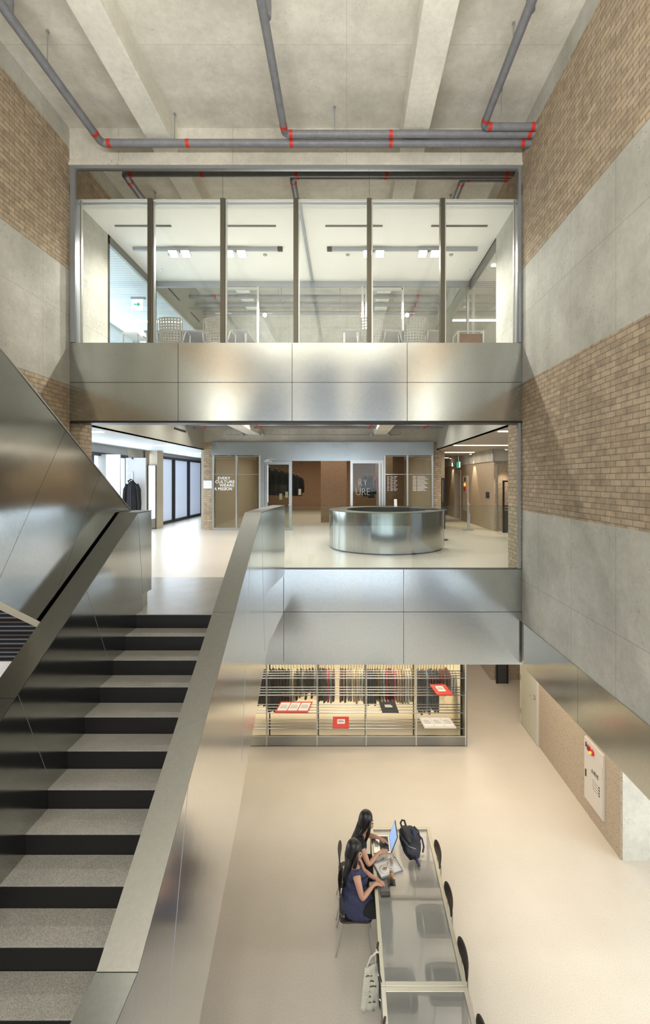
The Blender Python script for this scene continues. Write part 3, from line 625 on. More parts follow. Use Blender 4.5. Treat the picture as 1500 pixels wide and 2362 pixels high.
# aisle lights upstairs
for x0, x1, y, lab in ((-6.9, -4.8, 8.6, 'nearest line light in upper left aisle ceiling'), (-6.3, -4.8, 13.3, 'farther line light in the upper left aisle ceiling'), (3.1, 6.2, 9.8, 'nearest line light in upper right aisle ceiling'), (3.05, 6.2, 13.2, 'farther line light in the upper right aisle ceiling')):
    tag(box('line_light', M['lamp'], (x0, x1, y, y + .08, 10.395, 10.425)), lab, 'light', 'line lights upstairs')
t = thing('exit_sign', 'white hanging exit sign with green arrow in the upper left aisle', 'sign', (-5.0, 10.5, 9.7))
MB().box(-5.13, -4.80, 10.93, 11.0, 10.12, 10.17).build('mount', M['alu_grey'], t)
MB().box(-5.12, -4.86, 10.95, 10.98, 9.86, 10.12).build('sign_face', M['signwhite'], t)
MB().box(-5.06, -4.94, 10.943, 10.95, 9.98, 10.01).hexa([(-4.97, 10.943, 10.05), (-4.91, 10.943, 9.995), (-4.97, 10.943, 9.94), (-4.985, 10.943, 9.96), (-4.95, 10.943, 9.995), (-4.985, 10.943, 10.03)],
      [(-4.97, 10.949, 10.05), (-4.91, 10.949, 9.995), (-4.97, 10.949, 9.94), (-4.985, 10.949, 9.96), (-4.95, 10.949, 9.995), (-4.985, 10.949, 10.03)]).build('arrow', M['green'], t)
tag(box('wall_banner', plain('blue_banner', (.10, .22, .50), .6), (-6.99, -6.96, 10.6, 12.0, 8.9, 9.75)), 'blue rectangle on the upper left aisle wall', 'banner')
tag(MB().box(-6.5, -6.4, 9.6, 12.5, UP, 9.25).build('white_curtain', M['white_panel']), 'white curtain panel in the upper left aisle', 'curtain')
tag(box('teal_panel', plain('teal_paint', (.08, .35, .33), .5), (-6.2, -5.2, 9.2, 10.9, UP, 8.42)), 'low teal cabinet in the upper left aisle', 'cabinet')
# desks
def desk(x0, x1, lab):
    t = thing('office_desk', lab, 'desk', ((x0 + x1) / 2, 9.6, UP), 'desks in the upper office')
    MB().box(x0, x1, 9.30, 10.5, UP + .70, UP + .735).build('desktop', M['deskgrey'], t, False, .004)
    for x in (x0 + .03, x1 - .07):
        for y in (9.34, 10.42): MB().box(x, x + .04, y, y + .04, UP, UP + .70).build('leg', M['alu'], t)
    MB().box(x0 + .1, x1 - .1, 10.42, 10.44, UP + .30, UP + .70).build('modesty_panel', M['deskgrey'], t)
desk(-4.1, -2.0, 'long grey desk behind the left pair of mesh office chairs'); desk(-.1, 1.95, 'long grey desk behind the right pair of mesh office chairs')
def office_chair(lab):
    t = thing('office_chair', lab, 'chair', (0, 0, 0), 'perforated chairs in the upper office')
    bm = bmesh.new(); nx, nz = 15, 17; W, H = .44, .46; V = {}
    for i in range(nx + 1):
        for j in range(nz + 1):
            u = i / nx - .5; v = j / nz
            V[i, j] = bm.verts.new((u * (W - .03 * (1 - v)), -.05 * v - .05 * (1 - (2 * u) ** 2) + .0, .42 + v * H))
    for i in range(nx):
        for j in range(nz):
            if i % 2 == 1 and j % 2 == 1 and 0 < j < nz - 1: continue
            bm.faces.new((V[i, j], V[i + 1, j], V[i + 1, j + 1], V[i, j + 1]))
    me = bpy.data.meshes.new('backrest'); bm.to_mesh(me); bm.free(); me.materials.append(M['chairgrey'])
    o = bpy.data.objects.new('backrest', me); C.objects.link(o); o.parent = t
    s = o.modifiers.new('s', 'SOLIDIFY'); s.thickness = .012
    MB().box(-.22, .22, -.02, .42, .42, .445).build('seat', M['chairgrey'], t, False, .01)
    MB().tube([(-.245, -.04, .86), (-.245, -.02, .40), (.245, -.02, .40), (.245, -.04, .86)], .012, 8).build('back_frame', M['chairgrey'], t)
    for s in (-1, 1):
        MB().tube([(s * .25, -.02, .44), (s * .28, .02, .62), (s * .28, .12, .65), (s * .28, .30, .64), (s * .25, .36, .44)], .013, 8).build('armrest', M['alu'], t)
        for y in (0, .38): MB().tube([(s * .23, y, .43), (s * .25, y, .0)], .012, 8).build('leg', M['alu'], t)
    return t
oc = office_chair('grey perforated chair behind the second office pane')
spots = [(-3.46, 9.05, 0, None), (-2.57, 9.05, -.15, 'grey perforated chair partly behind the second dark mullion'),
         (.49, 9.05, 0, 'grey perforated chair partly behind the fourth dark mullion'), (1.33, 9.05, 0, 'grey perforated chair in the middle of the fifth office pane')]
for i, (x, y, a, lab) in enumerate(spots):
    c = oc if i == 0 else copy_tree(oc)
    if lab: c['label'] = lab
    c.location = (x, y, UP); c.rotation_euler.z = a
t = thing('lounge_chair', 'low brown chair with pale frame near the right end of office', 'chair', (2.46, 9.1, UP))
MB().box(2.24, 2.68, 9.1, 9.13, UP + .32, UP + .60).build('backrest', M['leather'], t)
MB().box(2.24, 2.68, 9.1, 9.5, UP + .32, UP + .38).build('seat', M['leather'], t)
for x in (2.20, 2.70): MB().tube([(x, 9.08, UP), (x, 9.08, UP + .65), (x, 9.5, UP + .65), (x, 9.5, UP)], .014, 8).build('side_frame', M['alu'], t)
MB().tube([(2.20, 9.08, UP + .64), (2.70, 9.08, UP + .64)], .014, 8).build('top_rail', M['alu'], t)
t = thing('side_table', 'small pale table at the left end of the office', 'table', (-4.1, 9.3, UP))
MB().box(-4.45, -4.12, 9.1, 9.6, UP + .60, UP + .63).build('tabletop', M['white_panel'], t)
for x in (-4.44, -4.15): MB().box(x, x + .02, 9.12, 9.14, UP, UP + .60).box(x, x + .02, 9.56, 9.58, UP, UP + .60).build('leg', M['alu'], t)

# ================================================================== RECEPTION LEVEL
# round desk
cx, cy, R = .97, 11.4, 1.40
t = thing('reception_desk', 'round polished steel reception desk behind the glass guard', 'desk', (cx, cy, MID))
def arc(r, a0, a1, n, z): return [(cx + r * math.cos(a0 + (a1 - a0) * i / n), cy + r * math.sin(a0 + (a1 - a0) * i / n), z) for i in range(n + 1)]
n = 96; a0, a1 = math.radians(-12), math.radians(-12 - 336)
out = [arc(R, a0, a1, n, MID + .03), arc(R, a0, a1, n, MID + .905), arc(R - .03, a0, a1, n, MID + .905), arc(R - .03, a0, a1, n, MID + .03)]
mb = MB(); ring = list(zip(*out)); mb.loft([list(q) for q in ring]); mb.build('outer_shell', M['steel'], t, 'auto')
out = [arc(R + .004, a0, a1, n, MID + .905), arc(R + .004, a0, a1, n, MID + .917), arc(R - .42, a0, a1, n, MID + .917), arc(R - .42, a0, a1, n, MID + .905)]
MB().loft([list(q) for q in zip(*out)]).build('countertop', M['steel_soft'], t, 'auto')
out = [arc(R - .42, a0, a1, n, MID + .60), arc(R - .42, a0, a1, n, MID + .903), arc(R - .44, a0, a1, n, MID + .903), arc(R - .44, a0, a1, n, MID + .60)]
MB().loft([list(q) for q in zip(*out)]).build('inner_lining', M['black'], t, 'auto')
out = [arc(R - .03, a0, a1, n, MID), arc(R - .03, a0, a1, n, MID + .03), arc(R - .06, a0, a1, n, MID + .03), arc(R - .06, a0, a1, n, MID)]
MB().loft([list(q) for q in zip(*out)]).build('plinth', M['black'], t, 'auto')
MB().tube([(cx + R * math.cos(a0), cy + R * math.sin(a0), MID + .03), (cx + R * math.cos(a0), cy + R * math.sin(a0), MID + .915)], .014, 8).build('end_post', M['alu'], t)
for a in (-100, -125): put(MB().box(-.001, .001, -.001, .001, 0, .87), 'seam', M['dark'], t, (cx + R * math.cos(math.radians(a)), cy + R * math.sin(math.radians(a)), MID + .03))
t = thing('leaflet_stand', 'small white leaflet stand on the reception countertop', 'stand', (1.32, 12.4, MID + .917))
MB().hexa([(1.28, 12.4, MID + .917), (1.36, 12.4, MID + .917), (1.36, 12.45, MID + 1.12), (1.28, 12.45, MID + 1.12)], [(1.28, 12.41, MID + .917), (1.36, 12.41, MID + .917), (1.36, 12.46, MID + 1.12), (1.28, 12.46, MID + 1.12)]).build('card', M['paper'], t)
MB().box(1.28, 1.36, 12.38, 12.48, MID + .917, MID + .92).build('foot', M['alu'], t)
t = thing('bar_stool', 'black stool behind the right end of reception desk', 'stool', (2.55, 12.6, MID))
MB().lathe((2.58, 12.6, MID + .78), [(.02, 0), (.16, .01), (.17, .04), (.15, .06)], 20).build('seat', M['black'], t, 'auto')
MB().tube([(2.58, 12.6, MID), (2.58, 12.6, MID + .78)], .025, 10).build('column', M['black'], t)
MB().lathe((2.58, 12.6, MID), [(.2, 0), (.2, .015), (.03, .03)], 20).build('foot', M['black'], t)
# shop front glazing
def glazed(name, lab, xs, z0, z1, frame=.03, mat=None, cat='glazing'):
    t = thing(name, lab, cat, ((xs[0] + xs[-1]) / 2, 15.05, z0))
    mb = MB(); y0, y1 = 15.02, 15.10
    mb.box(xs[0], xs[-1], y0, y1, z1 - frame, z1); mb.box(xs[0], xs[-1], y0, y1, z0, z0 + .08)
    for x in xs: mb.box(x - frame / 2 - .01, x + frame / 2 + .01, y0, y1, z0, z1)
    mb.build('frame', M['alu'], t)
    for a, b in zip(xs, xs[1:]): MB().box(a + frame / 2, b - frame / 2, 15.055, 15.065, z0 + .08, z1 - frame).build('glass_pane', M['glass_brown'], t)
    return t
t = glazed('shop_window', 'left pair of tall shop windows with white lettering', [-4.36, -3.60, -2.84], MID, 6.62)
MB().box(-4.34, -2.86, 15.048, 15.054, 5.995, 6.01).build('door_track', M['steel_bright'], t)
for s, x, z in (('EVERY', -4.22, 5.83), ('CULTURE', -4.30, 5.715), ('WEARS', -4.16, 5.60), ('A MISSION', -4.33, 5.485)):
    text('lettering', s, .132, (x, 15.045, z), FRONT, M['lettering'], t, .002, 'LEFT', 1.12 if len(s) < 8 else .94, .0015)
t = glazed('shop_window', 'right pair of tall shop windows with rows of small white text', [1.24, 1.985, 2.80], MID, 6.62)
MB().box(1.26, 2.78, 15.048, 15.054, 5.995, 6.01).build('door_track', M['steel_bright'], t)
for i in range(11):
    z = 5.93 - i * .046
    MB().box(1.33, 1.37 + .01 * (i % 3), 15.046, 15.05, z, z + .014).box(1.43, 1.50 + .02 * (i % 2), 15.046, 15.05, z, z + .012).box(1.54, 1.66 - .03 * (i % 3), 15.046, 15.05, z, z + .01).build('lettering', M['lettering'], t)
    MB().box(2.16, 2.28, 15.046, 15.05, z, z + .015).box(2.31, 2.55 + .10 * ((i * 7) % 3) / 2, 15.046, 15.05, z, z + .015).build('lettering', M['lettering'], t)
# hinged glass door, slightly open
t = thing('glass_door', 'steel framed glass door standing left of the wide opening', 'door', (-2.25, 15.0, MID))
x0, x1 = -2.66, -1.78
MB().box(x0, x0 + .09, 14.98, 15.03, MID, 6.43).box(x1 - .10, x1, 14.98, 15.03, MID, 6.43).box(x0, x1, 14.98, 15.03, 6.32, 6.43).box(x0, x1, 14.98, 15.03, MID, MID + .1).build('frame', M['steel_plate'], t)
MB().box(x0 + .09, x1 - .10, 15.0, 15.01, MID + .1, 6.32).build('glass_pane', M['glass_brown'], t)
MB().tube([(x1 - .06, 14.98, 5.0), (x1 - .06, 14.93, 5.0), (x1 - .12, 14.93, 5.0)], .014, 8).build('handle', M['alu'], t)
MB().tube([(x0 + .11, 14.97, 5.1), (x0 + .11, 14.94, 5.1), (x0 + .11, 14.94, 6.3)], .012, 8).build('pull_bar', M['steel_bright'], t)
MB().box(x0 - .02, x0 + .22, 14.93, 14.98, 6.40, 6.45).tube([(x0 + .05, 14.92, 6.46), (x0 + .18, 14.85, 6.49), (x0 + .35, 14.93, 6.47)], .01, 6).build('door_closer', M['alu'], t)
t = thing('sliding_door', 'pale framed glass door right of the wide opening', 'door', (.65, 15.0, MID))
MB().box(.12, .20, 14.99, 15.04, MID, 6.46).box(1.04, 1.11, 14.99, 15.04, MID, 6.46).box(.12, 1.2, 14.99, 15.04, 6.36, 6.46).box(1.13, 1.2, 14.99, 15.04, MID, 6.46).build('frame', M['alu'], t)
MB().box(.20, 1.04, 15.01, 15.02, MID + .02, 6.36).build('glass_pane', M['glass_brown'], t)
MB().tube([(.99, 14.99, 5.0), (.99, 14.95, 5.0), (.99, 14.95, 5.5), (.99, 14.99, 5.5)], .012, 8).build('handle', M['alu'], t)
for s, x, z, sz in (('RY', .36, 5.62, .34), ('URE', .28, 5.32, .34)):
    text('lettering', s, sz, (x, 15.0, z), FRONT, M['lettering'], t, .001, 'LEFT', .8, -.012)
tag(box('wall_plate', M['white_panel'], (-4.69, -4.41, 15.06, 15.1, 5.54, 5.80)), 'blank white plate on the left brick pier', 'sign')

# jackets
def jacket(name, lab, mat, x, y, z_top, h, w, group=None, cat='jacket'):
    t = thing(name, lab, cat, (x, y, z_top - h), group)
    prof = [(.0, .30, .5), (.03, .36, .6), (.06, .62, .75), (.12, .90, .9), (.3, .92, 1), (.55, .95, 1.0), (.8, 1.0, 1.05), (1.0, 1.04, 1.1)]
    rings = []
    for u, k, dk in prof:
        ring = []
        for i in range(24):
            a = 2 * PI * i / 24; fold = 1 + .07 * math.sin(5 * a + x * 9) * (u > .2)
            ring.append((x + .5 * w * .72 * k * math.cos(a), y + .075 * dk * math.sin(a) * fold, z_top - u * h))
        rings.append(ring)
    MB().loft(rings).build('body', mat, t, True)
    for s in (-1, 1):
        MB().tube([(x + s * .26 * w, y, z_top - .09 * h), (x + s * .40 * w, y - .01, z_top - .22 * h), (x + s * .46 * w, y - .02, z_top - .55 * h), (x + s * .45 * w, y - .03, z_top - .84 * h)],
                  [.055, .06, .052, .045], 12).build('sleeve', mat, t, True)
    MB().tube([(x - .09, y, z_top + .0), (x - .03, y, z_top + .04), (x + .03, y, z_top + .0), (x - .04, y - .04, z_top - .10), (x - .1, y - .03, z_top + .0)], .018, 8).build('collar', mat, t, True)
    MB().tube([(x, y, z_top), (x, y, z_top + .06), (x + .015, y, z_top + .085), (x + .03, y, z_top + .07)], .005, 6).build('hanger', M['alu'], t)
    MB().tube([(x, y - .082, z_top - .12 * h), (x + .004, y - .09, z_top - .5 * h), (x, y - .095, z_top - .99 * h)], .006, 6).build('zip', M['dark'], t)
    return t
jacket('long_coat', 'long black coat on the white display panel at left', M['blackcloth'], -5.93, 12.72, 5.80, 1.15, .46, None, 'coat')
t = thing('coat_bracket', 'small chrome bracket holding the long black coat', 'bracket', (-5.93, 12.9, 5.9))
MB().tube([(-6.03, 12.95, 6.02), (-6.03, 12.72, 6.02), (-5.91, 12.72, 6.02), (-5.91, 12.72, 5.885)], .007, 6).build('bar', M['alu'], t); MB().box(-6.05, -6.01, 12.93, 12.95, 5.8, 6.04).build('wall_plate', M['alu'], t)
t = thing('display_screen', 'long white display panel standing in the left aisle', 'panel', (-6.6, 12.9, MID))
MB().box(-7.3, -6.22, 12.62, 12.67, MID, 6.52).build('board', M['white_panel'], t)
t2 = thing('display_screen', 'white display panel with the long black coat on it', 'panel', (-5.9, 12.97, MID))
MB().box(-6.22, -5.66, 12.95, 13.0, MID, 6.44).build('board', M['white_panel'], t2)
for tt, x, y, z in ((t, -6.95, 12.61, 6.50), (t2, -6.02, 12.93, 6.43)): MB().box(x - .015, x + .015, y - .02, y + .03, z - .03, z + .03).build('clip', M['dark'], tt)
t = thing('standing_mirror', 'tall narrow mirror leaning on the beige column', 'mirror', (-6.5, 15.3, MID))
MB().box(-6.62, -6.38, 15.34, 15.36, MID + .05, 6.30).build('mirror_glass', plain('mirror_glass', (.75, .8, .78), .03, 1), t)
MB().box(-6.64, -6.62, 15.33, 15.37, MID, 6.32).box(-6.38, -6.36, 15.33, 15.37, MID, 6.32).box(-6.64, -6.36, 15.33, 15.37, 6.30, 6.32).build('frame', M['dark'], t)
jr = thing('clothes_rail', 'thin black clothes rail with the row of black jackets', 'rail', (-2.3, 17.0, 6.4))
MB().tube([(-3.1, 17.02, 6.32), (-1.65, 17.02, 6.32)], .012, 8).build('bar', M['black'], jr)
for x in (-3.1, -1.65): MB().tube([(x, 17.02, 6.32), (x, 17.02, 7.06)], .008, 6).build('hanging_rod', M['black'], jr)
j = None
jl = ['leftmost black jacket seen through the glass door', 'second black jacket from the left behind the glass door', 'middle black jacket behind the glass door', 'black jacket partly hidden by the right door stile',
      'black jacket just right of the glass door', 'rightmost and shortest black jacket beside the door']
for i, x in enumerate((-2.86, -2.60, -2.36, -2.14, -1.97, -1.80)):
    jacket('black_jacket', jl[i], M['blackcloth'], x, 17.0, 6.235 - .055 * i, .98 - .05 * i, .42, 'black jackets on the shop rail')
for i, (x, z) in enumerate(((-2.42, 5.10), (-2.20, 5.17), (-1.72, 5.27))):
    jacket_tag = MB().box(x - .05, x + .05, 16.88, 16.885, z, z + .22).build('swing_tag', M['cream'])
    tag(jacket_tag, ('cream swing tag under the middle black jacket', 'cream swing tag nearest the right door stile', 'cream swing tag below the rightmost black jacket')[i], 'tag', 'swing tags of the jackets')
for i, (x, m_, h, lab) in enumerate(((.72, 'blackcloth', .75, 'black garment left in the shop behind the right glass door'), (.92, 'blackcloth', .80, 'black garment beside the pink one behind the right glass door'), (1.14, 'redtray', .5, 'pink and cream garment behind the right glass door'))):
    mt = plain('rose_cloth', (.35, .08, .10), .8) if m_ == 'redtray' else M[m_]
    jacket('hanging_garment', lab, mt, x, 17.2, 5.95, h, .30, 'garments behind the right glass door', 'garment')
# aisle line lights
for x0, x1, y, lab in ((-6.6, -4.95, 9.3, 'nearest line light in the left aisle ceiling'), (-6.2, -4.85, 13.0, 'second line light in the left aisle ceiling'), (-6.3, -4.8, 16.7, 'third line light in the left aisle ceiling')):
    tag(box('line_light', M['lamp_warm'], (x0, x1, y, y + .10, 6.785, 6.802)), lab, 'light', 'line lights of the left aisle')
for x0, x1, y, lab in ((3.05, 4.5, 9.2, 'nearest line light in the right corridor ceiling'), (3.02, 4.55, 12.9, 'second line light in the right corridor ceiling'), (3.1, 4.5, 16.2, 'third line light in the right corridor ceiling'), (3.1, 4.5, 20.3, 'farthest line light in the right corridor ceiling')):
    tag(box('line_light', M['lamp_warm'], (x0, x1, y, y + .10, 6.785, 6.802)), lab, 'light', 'line lights of the right corridor')
for i, (x, y) in enumerate(((4.58, 20.3), (4.55, 16.9), (4.98, 14.35))):
    t = thing('downlight', ('farthest downlight washing the right corridor wall', 'middle downlight washing the right corridor wall', 'nearest downlight over the corridor corner')[i], 'light', (x, y, 6.78), 'downlights of the right corridor')
    MB().lathe((x, y, 6.76), [(.05, 0), (.055, .04)], 14).build('housing', M['white'], t); MB().lathe((x, y, 6.755), [(.04, 0), (.04, .004)], 14).build('bulb', M['lamp_warm'], t)
    s = spot('downlight_beam', (x, y, 6.72), 110, (1, .80, .55), .95, .35, (0, 0, 0), .03); s.parent = None
# right corridor objects
t = thing('exit_sign', 'small green exit sign hanging in the right corridor', 'sign', (4.35, 17.9, 6.3))
MB().box(4.33, 4.37, 17.7, 18.1, 6.30, 6.52).build('sign_box', M['signwhite'], t); MB().box(4.32, 4.33, 17.7, 18.1, 6.30, 6.52).build('sign_face', M['green'], t); MB().tube([(4.35, 17.9, 6.52), (4.35, 17.9, 6.8)], .01, 6).build('stem', M['alu'], t)
t = thing('hydrant_cabinet', 'narrow pale fire cabinet with red lamp in the right corridor', 'cabinet', (4.68, 18, 4.5))
MB().box(4.64, 4.70, 17.7, 18.4, 4.62, 5.98).build('body', M['cabinet'], t, False, .01)
put(MB().lathe((0, 0, 0), [(.07, 0), (.06, .03), (.02, .05)], 14), 'alarm_lamp', M['orange'], t, (4.64, 18.03, 5.64), -PI / 2)
put(MB().lathe((0, 0, 0), [(.09, 0), (.09, .01)], 18), 'speaker_grille', M['dark'], t, (4.64, 18.03, 5.84), -PI / 2)
MB().box(4.60, 4.64, 17.93, 18.10, 5.38, 5.54).build('alarm_button', M['red'], t)
MB().box(4.632, 4.64, 17.8, 17.9, 4.8, 5.3).build('lettering', M['ink'], t)
t = thing('bollard', 'slim pale sign post with red writing on corridor floor', 'post', (3.98, 15.0, MID))
MB().box(3.93, 4.03, 15.0, 15.04, MID + .01, MID + .86).build('post', M['alu'], t, False, .004); MB().box(3.80, 4.12, 14.9, 15.14, MID, MID + .012).build('foot_plate', M['alu_grey'], t)
MB().box(4.0, 4.02, 14.995, 15.0, MID + .56, MID + .80).build('lettering', M['red'], t)
tag(MB().box(4.68, 4.70, 15.15, 15.5, 5.22, 5.42).box(4.675, 4.68, 15.22, 15.42, 5.26, 5.38).build('wall_switch_panel', M['dark']), 'small dark switch panel on the corridor wall', 'switch')
tag(MB().tube([(4.80, 14.66, MID), (4.80, 14.66, 6.20), (4.78, 14.60, 6.32), (4.64, 14.57, 6.40), (4.62, 14.57, 6.79)], .02, 8).build('conduit', M['alu_grey'], None, True), 'thin grey conduit running up the corridor corner', 'conduit')
def stand(lab, x0, x1, y, z0, h):
    t = thing('display_stand', lab, 'stand', ((x0 + x1) / 2, y, z0)); f = .045
    MB().box(x0, x0 + f, y, y + .06, z0, z0 + h).box(x1 - f, x1, y, y + .06, z0, z0 + h).box(x0, x1, y, y + .06, z0 + h - f, z0 + h).box(x0, x1, y, y + .06, z0 + h * .45, z0 + h * .47).box(x0, x1, y, y + .06, z0 + h * .50, z0 + h * .52).build('frame', M['black'], t)
    MB().box(x0 + f, x1 - f, y + .01, y + .09, z0, z0 + h * .42).build('lower_panel', M['dark'], t)
stand('black framed stand at the corridor corner beside brick wall', 4.86, 5.46, 14.3, MID, 1.62)
stand('thin black framed stand beyond the reception desk', 3.15, 3.30, 15.4, MID, 1.7)
stand('black stand beside the pebbled wall on lower floor', 4.28, 4.62, 13.15, 0, 1.6)

# ================================================================== LOWER LEVEL
rk = thing('shelf_rack', 'wide steel rack of thin rods in front of hanging clothes', 'rack', (.3, 10.05, 0))
px = [-2.9, -1.75, -.645, .425, 1.52, 2.60]
for x in px:
    MB().box(x - .014, x + .014, 10.05, 10.09, 0, 2.5).build('front_post', M['alu'], rk)
    MB().box(x - .014, x + .014, 10.45, 10.48, 0, 2.5).build('rear_post', M['alu_dark'], rk)
for z in (.38, .72, 1.11, 1.48, 1.86, 2.24):
    for i in range(4):
        MB().tube([(-2.9, 10.075 + i * .12, z + .004 * i), (2.6, 10.075 + i * .12, z + .004 * i)], .0085 if i else .011, 8).build('rod', M['alu'], rk, True)
MB().box(-2.9, 2.6, 10.06, 10.07, .02, .20).build('base_panel', M['frost'], rk)
MB().box(-2.9, 2.6, 10.055, 10.075, .205, .225).build('base_rail', M['alu'], rk)
MB().box(-2.9, 2.6, 10.05, 10.48, 0, .015).build('base_shelf', M['steel_soft'], rk)
MB().box(-2.9, 2.6, 10.50, 10.508, .02, 2.7).build('glass_back', M['glass'], rk)
MB().box(2.615, 2.63, 10.04, 10.5, 0, 2.5).build('side_panel', M['steel_soft'], rk)
def tray(lab, xa, xb, z, mat, papers, shear=0, pm=None, name='display_tray'):
    t = thing(name, lab, 'display tray', ((xa + xb) / 2, 10.2, z)); y0, y1, tl = 10.04, 10.42, .05
    P = lambda x, v, up: (x + shear * v, y0 + (y1 - y0) * v, z + .018 + tl * v + up)
    MB().hexa([P(xa, 0, 0), P(xb, 0, 0), P(xb, 1, 0), P(xa, 1, 0)], [P(xa, 0, .015), P(xb, 0, .015), P(xb, 1, .015), P(xa, 1, .015)]).build('board', mat, t)
    for (a, b, c, d) in papers:
        xa_, xb_ = xa + (xb - xa) * a, xa + (xb - xa) * b
        o = MB().hexa([P(xa_, c, .016), P(xb_, c, .016), P(xb_, d, .016), P(xa_, d, .016)], [P(xa_, c, .019), P(xb_, c, .019), P(xb_, d, .019), P(xa_, d, .019)]).build('sheet', pm or M['paper'], t)
        if name == 'display_tray':
            mb = MB()
            for k in range(3):
                v = c + (d - c) * (.3 + .17 * k); l = xa_ + (xb_ - xa_) * .12; r_ = xb_ - (xb_ - xa_) * (.12 + .1 * (k == 2))
                mb.hexa([P(l, v, .0195), P(r_, v, .0195), P(r_, v + .05, .0195), P(l, v + .05, .0195)], [P(l, v, .0205), P(r_, v, .0205), P(r_, v + .05, .0205), P(l, v + .05, .0205)])
            mb.build('text_lines', M['ink'] if not pm else M['paper'], o)
three = [(.04, .33, .15, .88), (.36, .65, .15, .88), (.68, .97, .15, .88)]
tray('red tray holding three white sheets on the rack', -1.57, -.85, .72, M['redtray'], three, .08)
tray('red square tray with one small sheet on the lowest shelf', -.31, .05, .38, M['redtray'], [(.28, .75, .35, .75)])
tray('black square tray with faint printing on the rack', .78, 1.14, .72, M['inkblack'], [(.2, .8, .3, .8)], -.05, M['inkblack'])
tray('red tray with one white sheet on the upper right shelf', 1.97, 2.32, 1.11, M['redtray'], [(.25, .72, .3, .8)], -.09)
tray('grey tray holding three white sheets on the lowest shelf', 1.70, 2.40, .38, M['cabinet'], three, -.08)
cr = thing('garment_rail', 'long rail of hanging garments behind the rod rack', 'rail', (-.4, 11.0, 1.45))
MB().tube([(-2.9, 11.05, 1.40), (2.5, 11.05, 1.40)], .014, 8).build('bar', M['alu_grey'], cr)
for x in (-2.9, -1.1, .7, 2.5): MB().tube([(x, 11.05, 1.40), (x, 11.05, 2.77)], .008, 6).build('hanging_rod', M['alu_grey'], cr)
COL = dict(charcoal=(.030, .028, .026), navy=(.035, .05, .085), red=(.50, .02, .03), maroon=(.16, .03, .035), brown=(.17, .08, .05), olive=(.16, .13, .04), blue=(.22, .32, .38),
           rose=(.52, .12, .17), peach=(.62, .42, .28), taupe=(.36, .29, .23), cream=(.68, .60, .44), grey=(.26, .26, .25), white=(.72, .70, .66))
GM = {k: speckled(k + '_garment', tuple(x * .8 for x in v), v, 14, .9, 0, 0, 60, .2) for k, v in COL.items()}
garm = []
def gar(px_, c, w=.05, L=.78, bay='', dz=0): garm.append(((px_ - 800) * 11 / 1062, c, w, L, bay, dz))
for x in (596, 604, 611): gar(x, 'charcoal', .07, .85, 'in the narrow leftmost bay')
B = 'in the first full bay'
for x in (622, 629, 636, 643, 650, 657): gar(x, 'charcoal', .075, 1.0, B)
for x, c, L in ((664, 'charcoal', .9), (671, 'grey', 1.0), (677, 'cream', 1.0), (685, 'charcoal', .72), (693, 'charcoal', .66), (699, 'grey', .62), (706, 'charcoal', .70), (713, 'charcoal', .55), (720, 'charcoal', .70), (727, 'grey', .60)): gar(x, c, .055, L, B)
B = 'in the second bay'
for x, c in ((738, 'charcoal'), (743, 'charcoal'), (748, 'charcoal'), (752, 'maroon'), (758, 'red'), (764, 'blue'), (770, 'maroon'), (786, 'brown'), (791, 'maroon'), (797, 'charcoal'), (804, 'taupe'), (810, 'taupe'), (817, 'cream'), (823, 'peach'), (829, 'cream'), (835, 'white'), (841, 'grey')): gar(x, c, .052, .78 + random.uniform(-.04, .05), B)
B = 'in the third bay'
for x, c in ((850, 'charcoal'), (855, 'navy'), (860, 'charcoal'), (866, 'charcoal'), (872, 'olive'), (878, 'olive'), (885, 'blue'), (892, 'red'), (898, 'maroon'), (903, 'maroon'), (910, 'rose'), (917, 'peach'), (923, 'peach'), (929, 'taupe'), (935, 'cream'), (941, 'white'), (947, 'cream'), (952, 'grey')): gar(x, c, .052, .80 + random.uniform(-.04, .05), B)
B = 'in the fourth bay'
for x, c, L in ((966, 'charcoal', 1.0), (972, 'charcoal', 1.05), (978, 'navy', 1.0), (984, 'blue', .98), (990, 'navy', 1.05), (996, 'navy', .95), (1003, 'navy', 1.0), (1009, 'charcoal', 1.0), (1018, 'maroon', .6), (1025, 'brown', .6), (1032, 'maroon', .55), (1040, 'white', .6), (1047, 'white', .6), (1054, 'cream', .6)): gar(x, c, .055, L, B)
ORD = 'first second third fourth fifth sixth seventh eighth ninth tenth eleventh twelfth thirteenth fourteenth fifteenth sixteenth seventeenth eighteenth nineteenth'.split()
cnt = {}
for x, c, w_, L, bay, dz in garm:
    cnt[bay] = cnt.get(bay, 0) + 1; w_ *= 1.0
    zt = 1.32 + random.uniform(-.02, .02)
    t = thing('hanging_garment', '%s garment, %s from the left %s of the rack' % (c, ORD[cnt[bay] - 1], bay or 'behind the leftmost narrow bay'), 'garment', (x, 11.05, zt - L), 'garments hanging %s' % bay)
    rings = []
    for u, k, d in ((0, .35, .10), (.04, .6, .18), (.1, .9, .40), (.3, 1.0, .44), (.6, 1.08, .42), (.85, 1.05, .36), (1.0, 1.0, .30)):
        ph = random.uniform(-.006, .006)
        P = []
        for i in range(16):
            ca, sa = math.cos(2 * PI * i / 16), math.sin(2 * PI * i / 16)
            P.append((x + ph + .5 * w_ * k * math.copysign(abs(ca) ** .4, ca) * (1 + .12 * math.sin(3 * i + 9 * u)), 11.05 + .5 * d * math.copysign(abs(sa) ** .6, sa), zt - .04 - u * (L - .04) + (.012 * math.sin(i * 2.1) if u > .9 else 0)))
        rings.append(P)
    MB().loft(rings).build('cloth', GM[c], t, True)
    MB().tube([(x, 11.05, zt - .05), (x, 11.05, 1.43), (x, 11.065, 1.445)], .005, 6).build('hanger', M['black'], t)
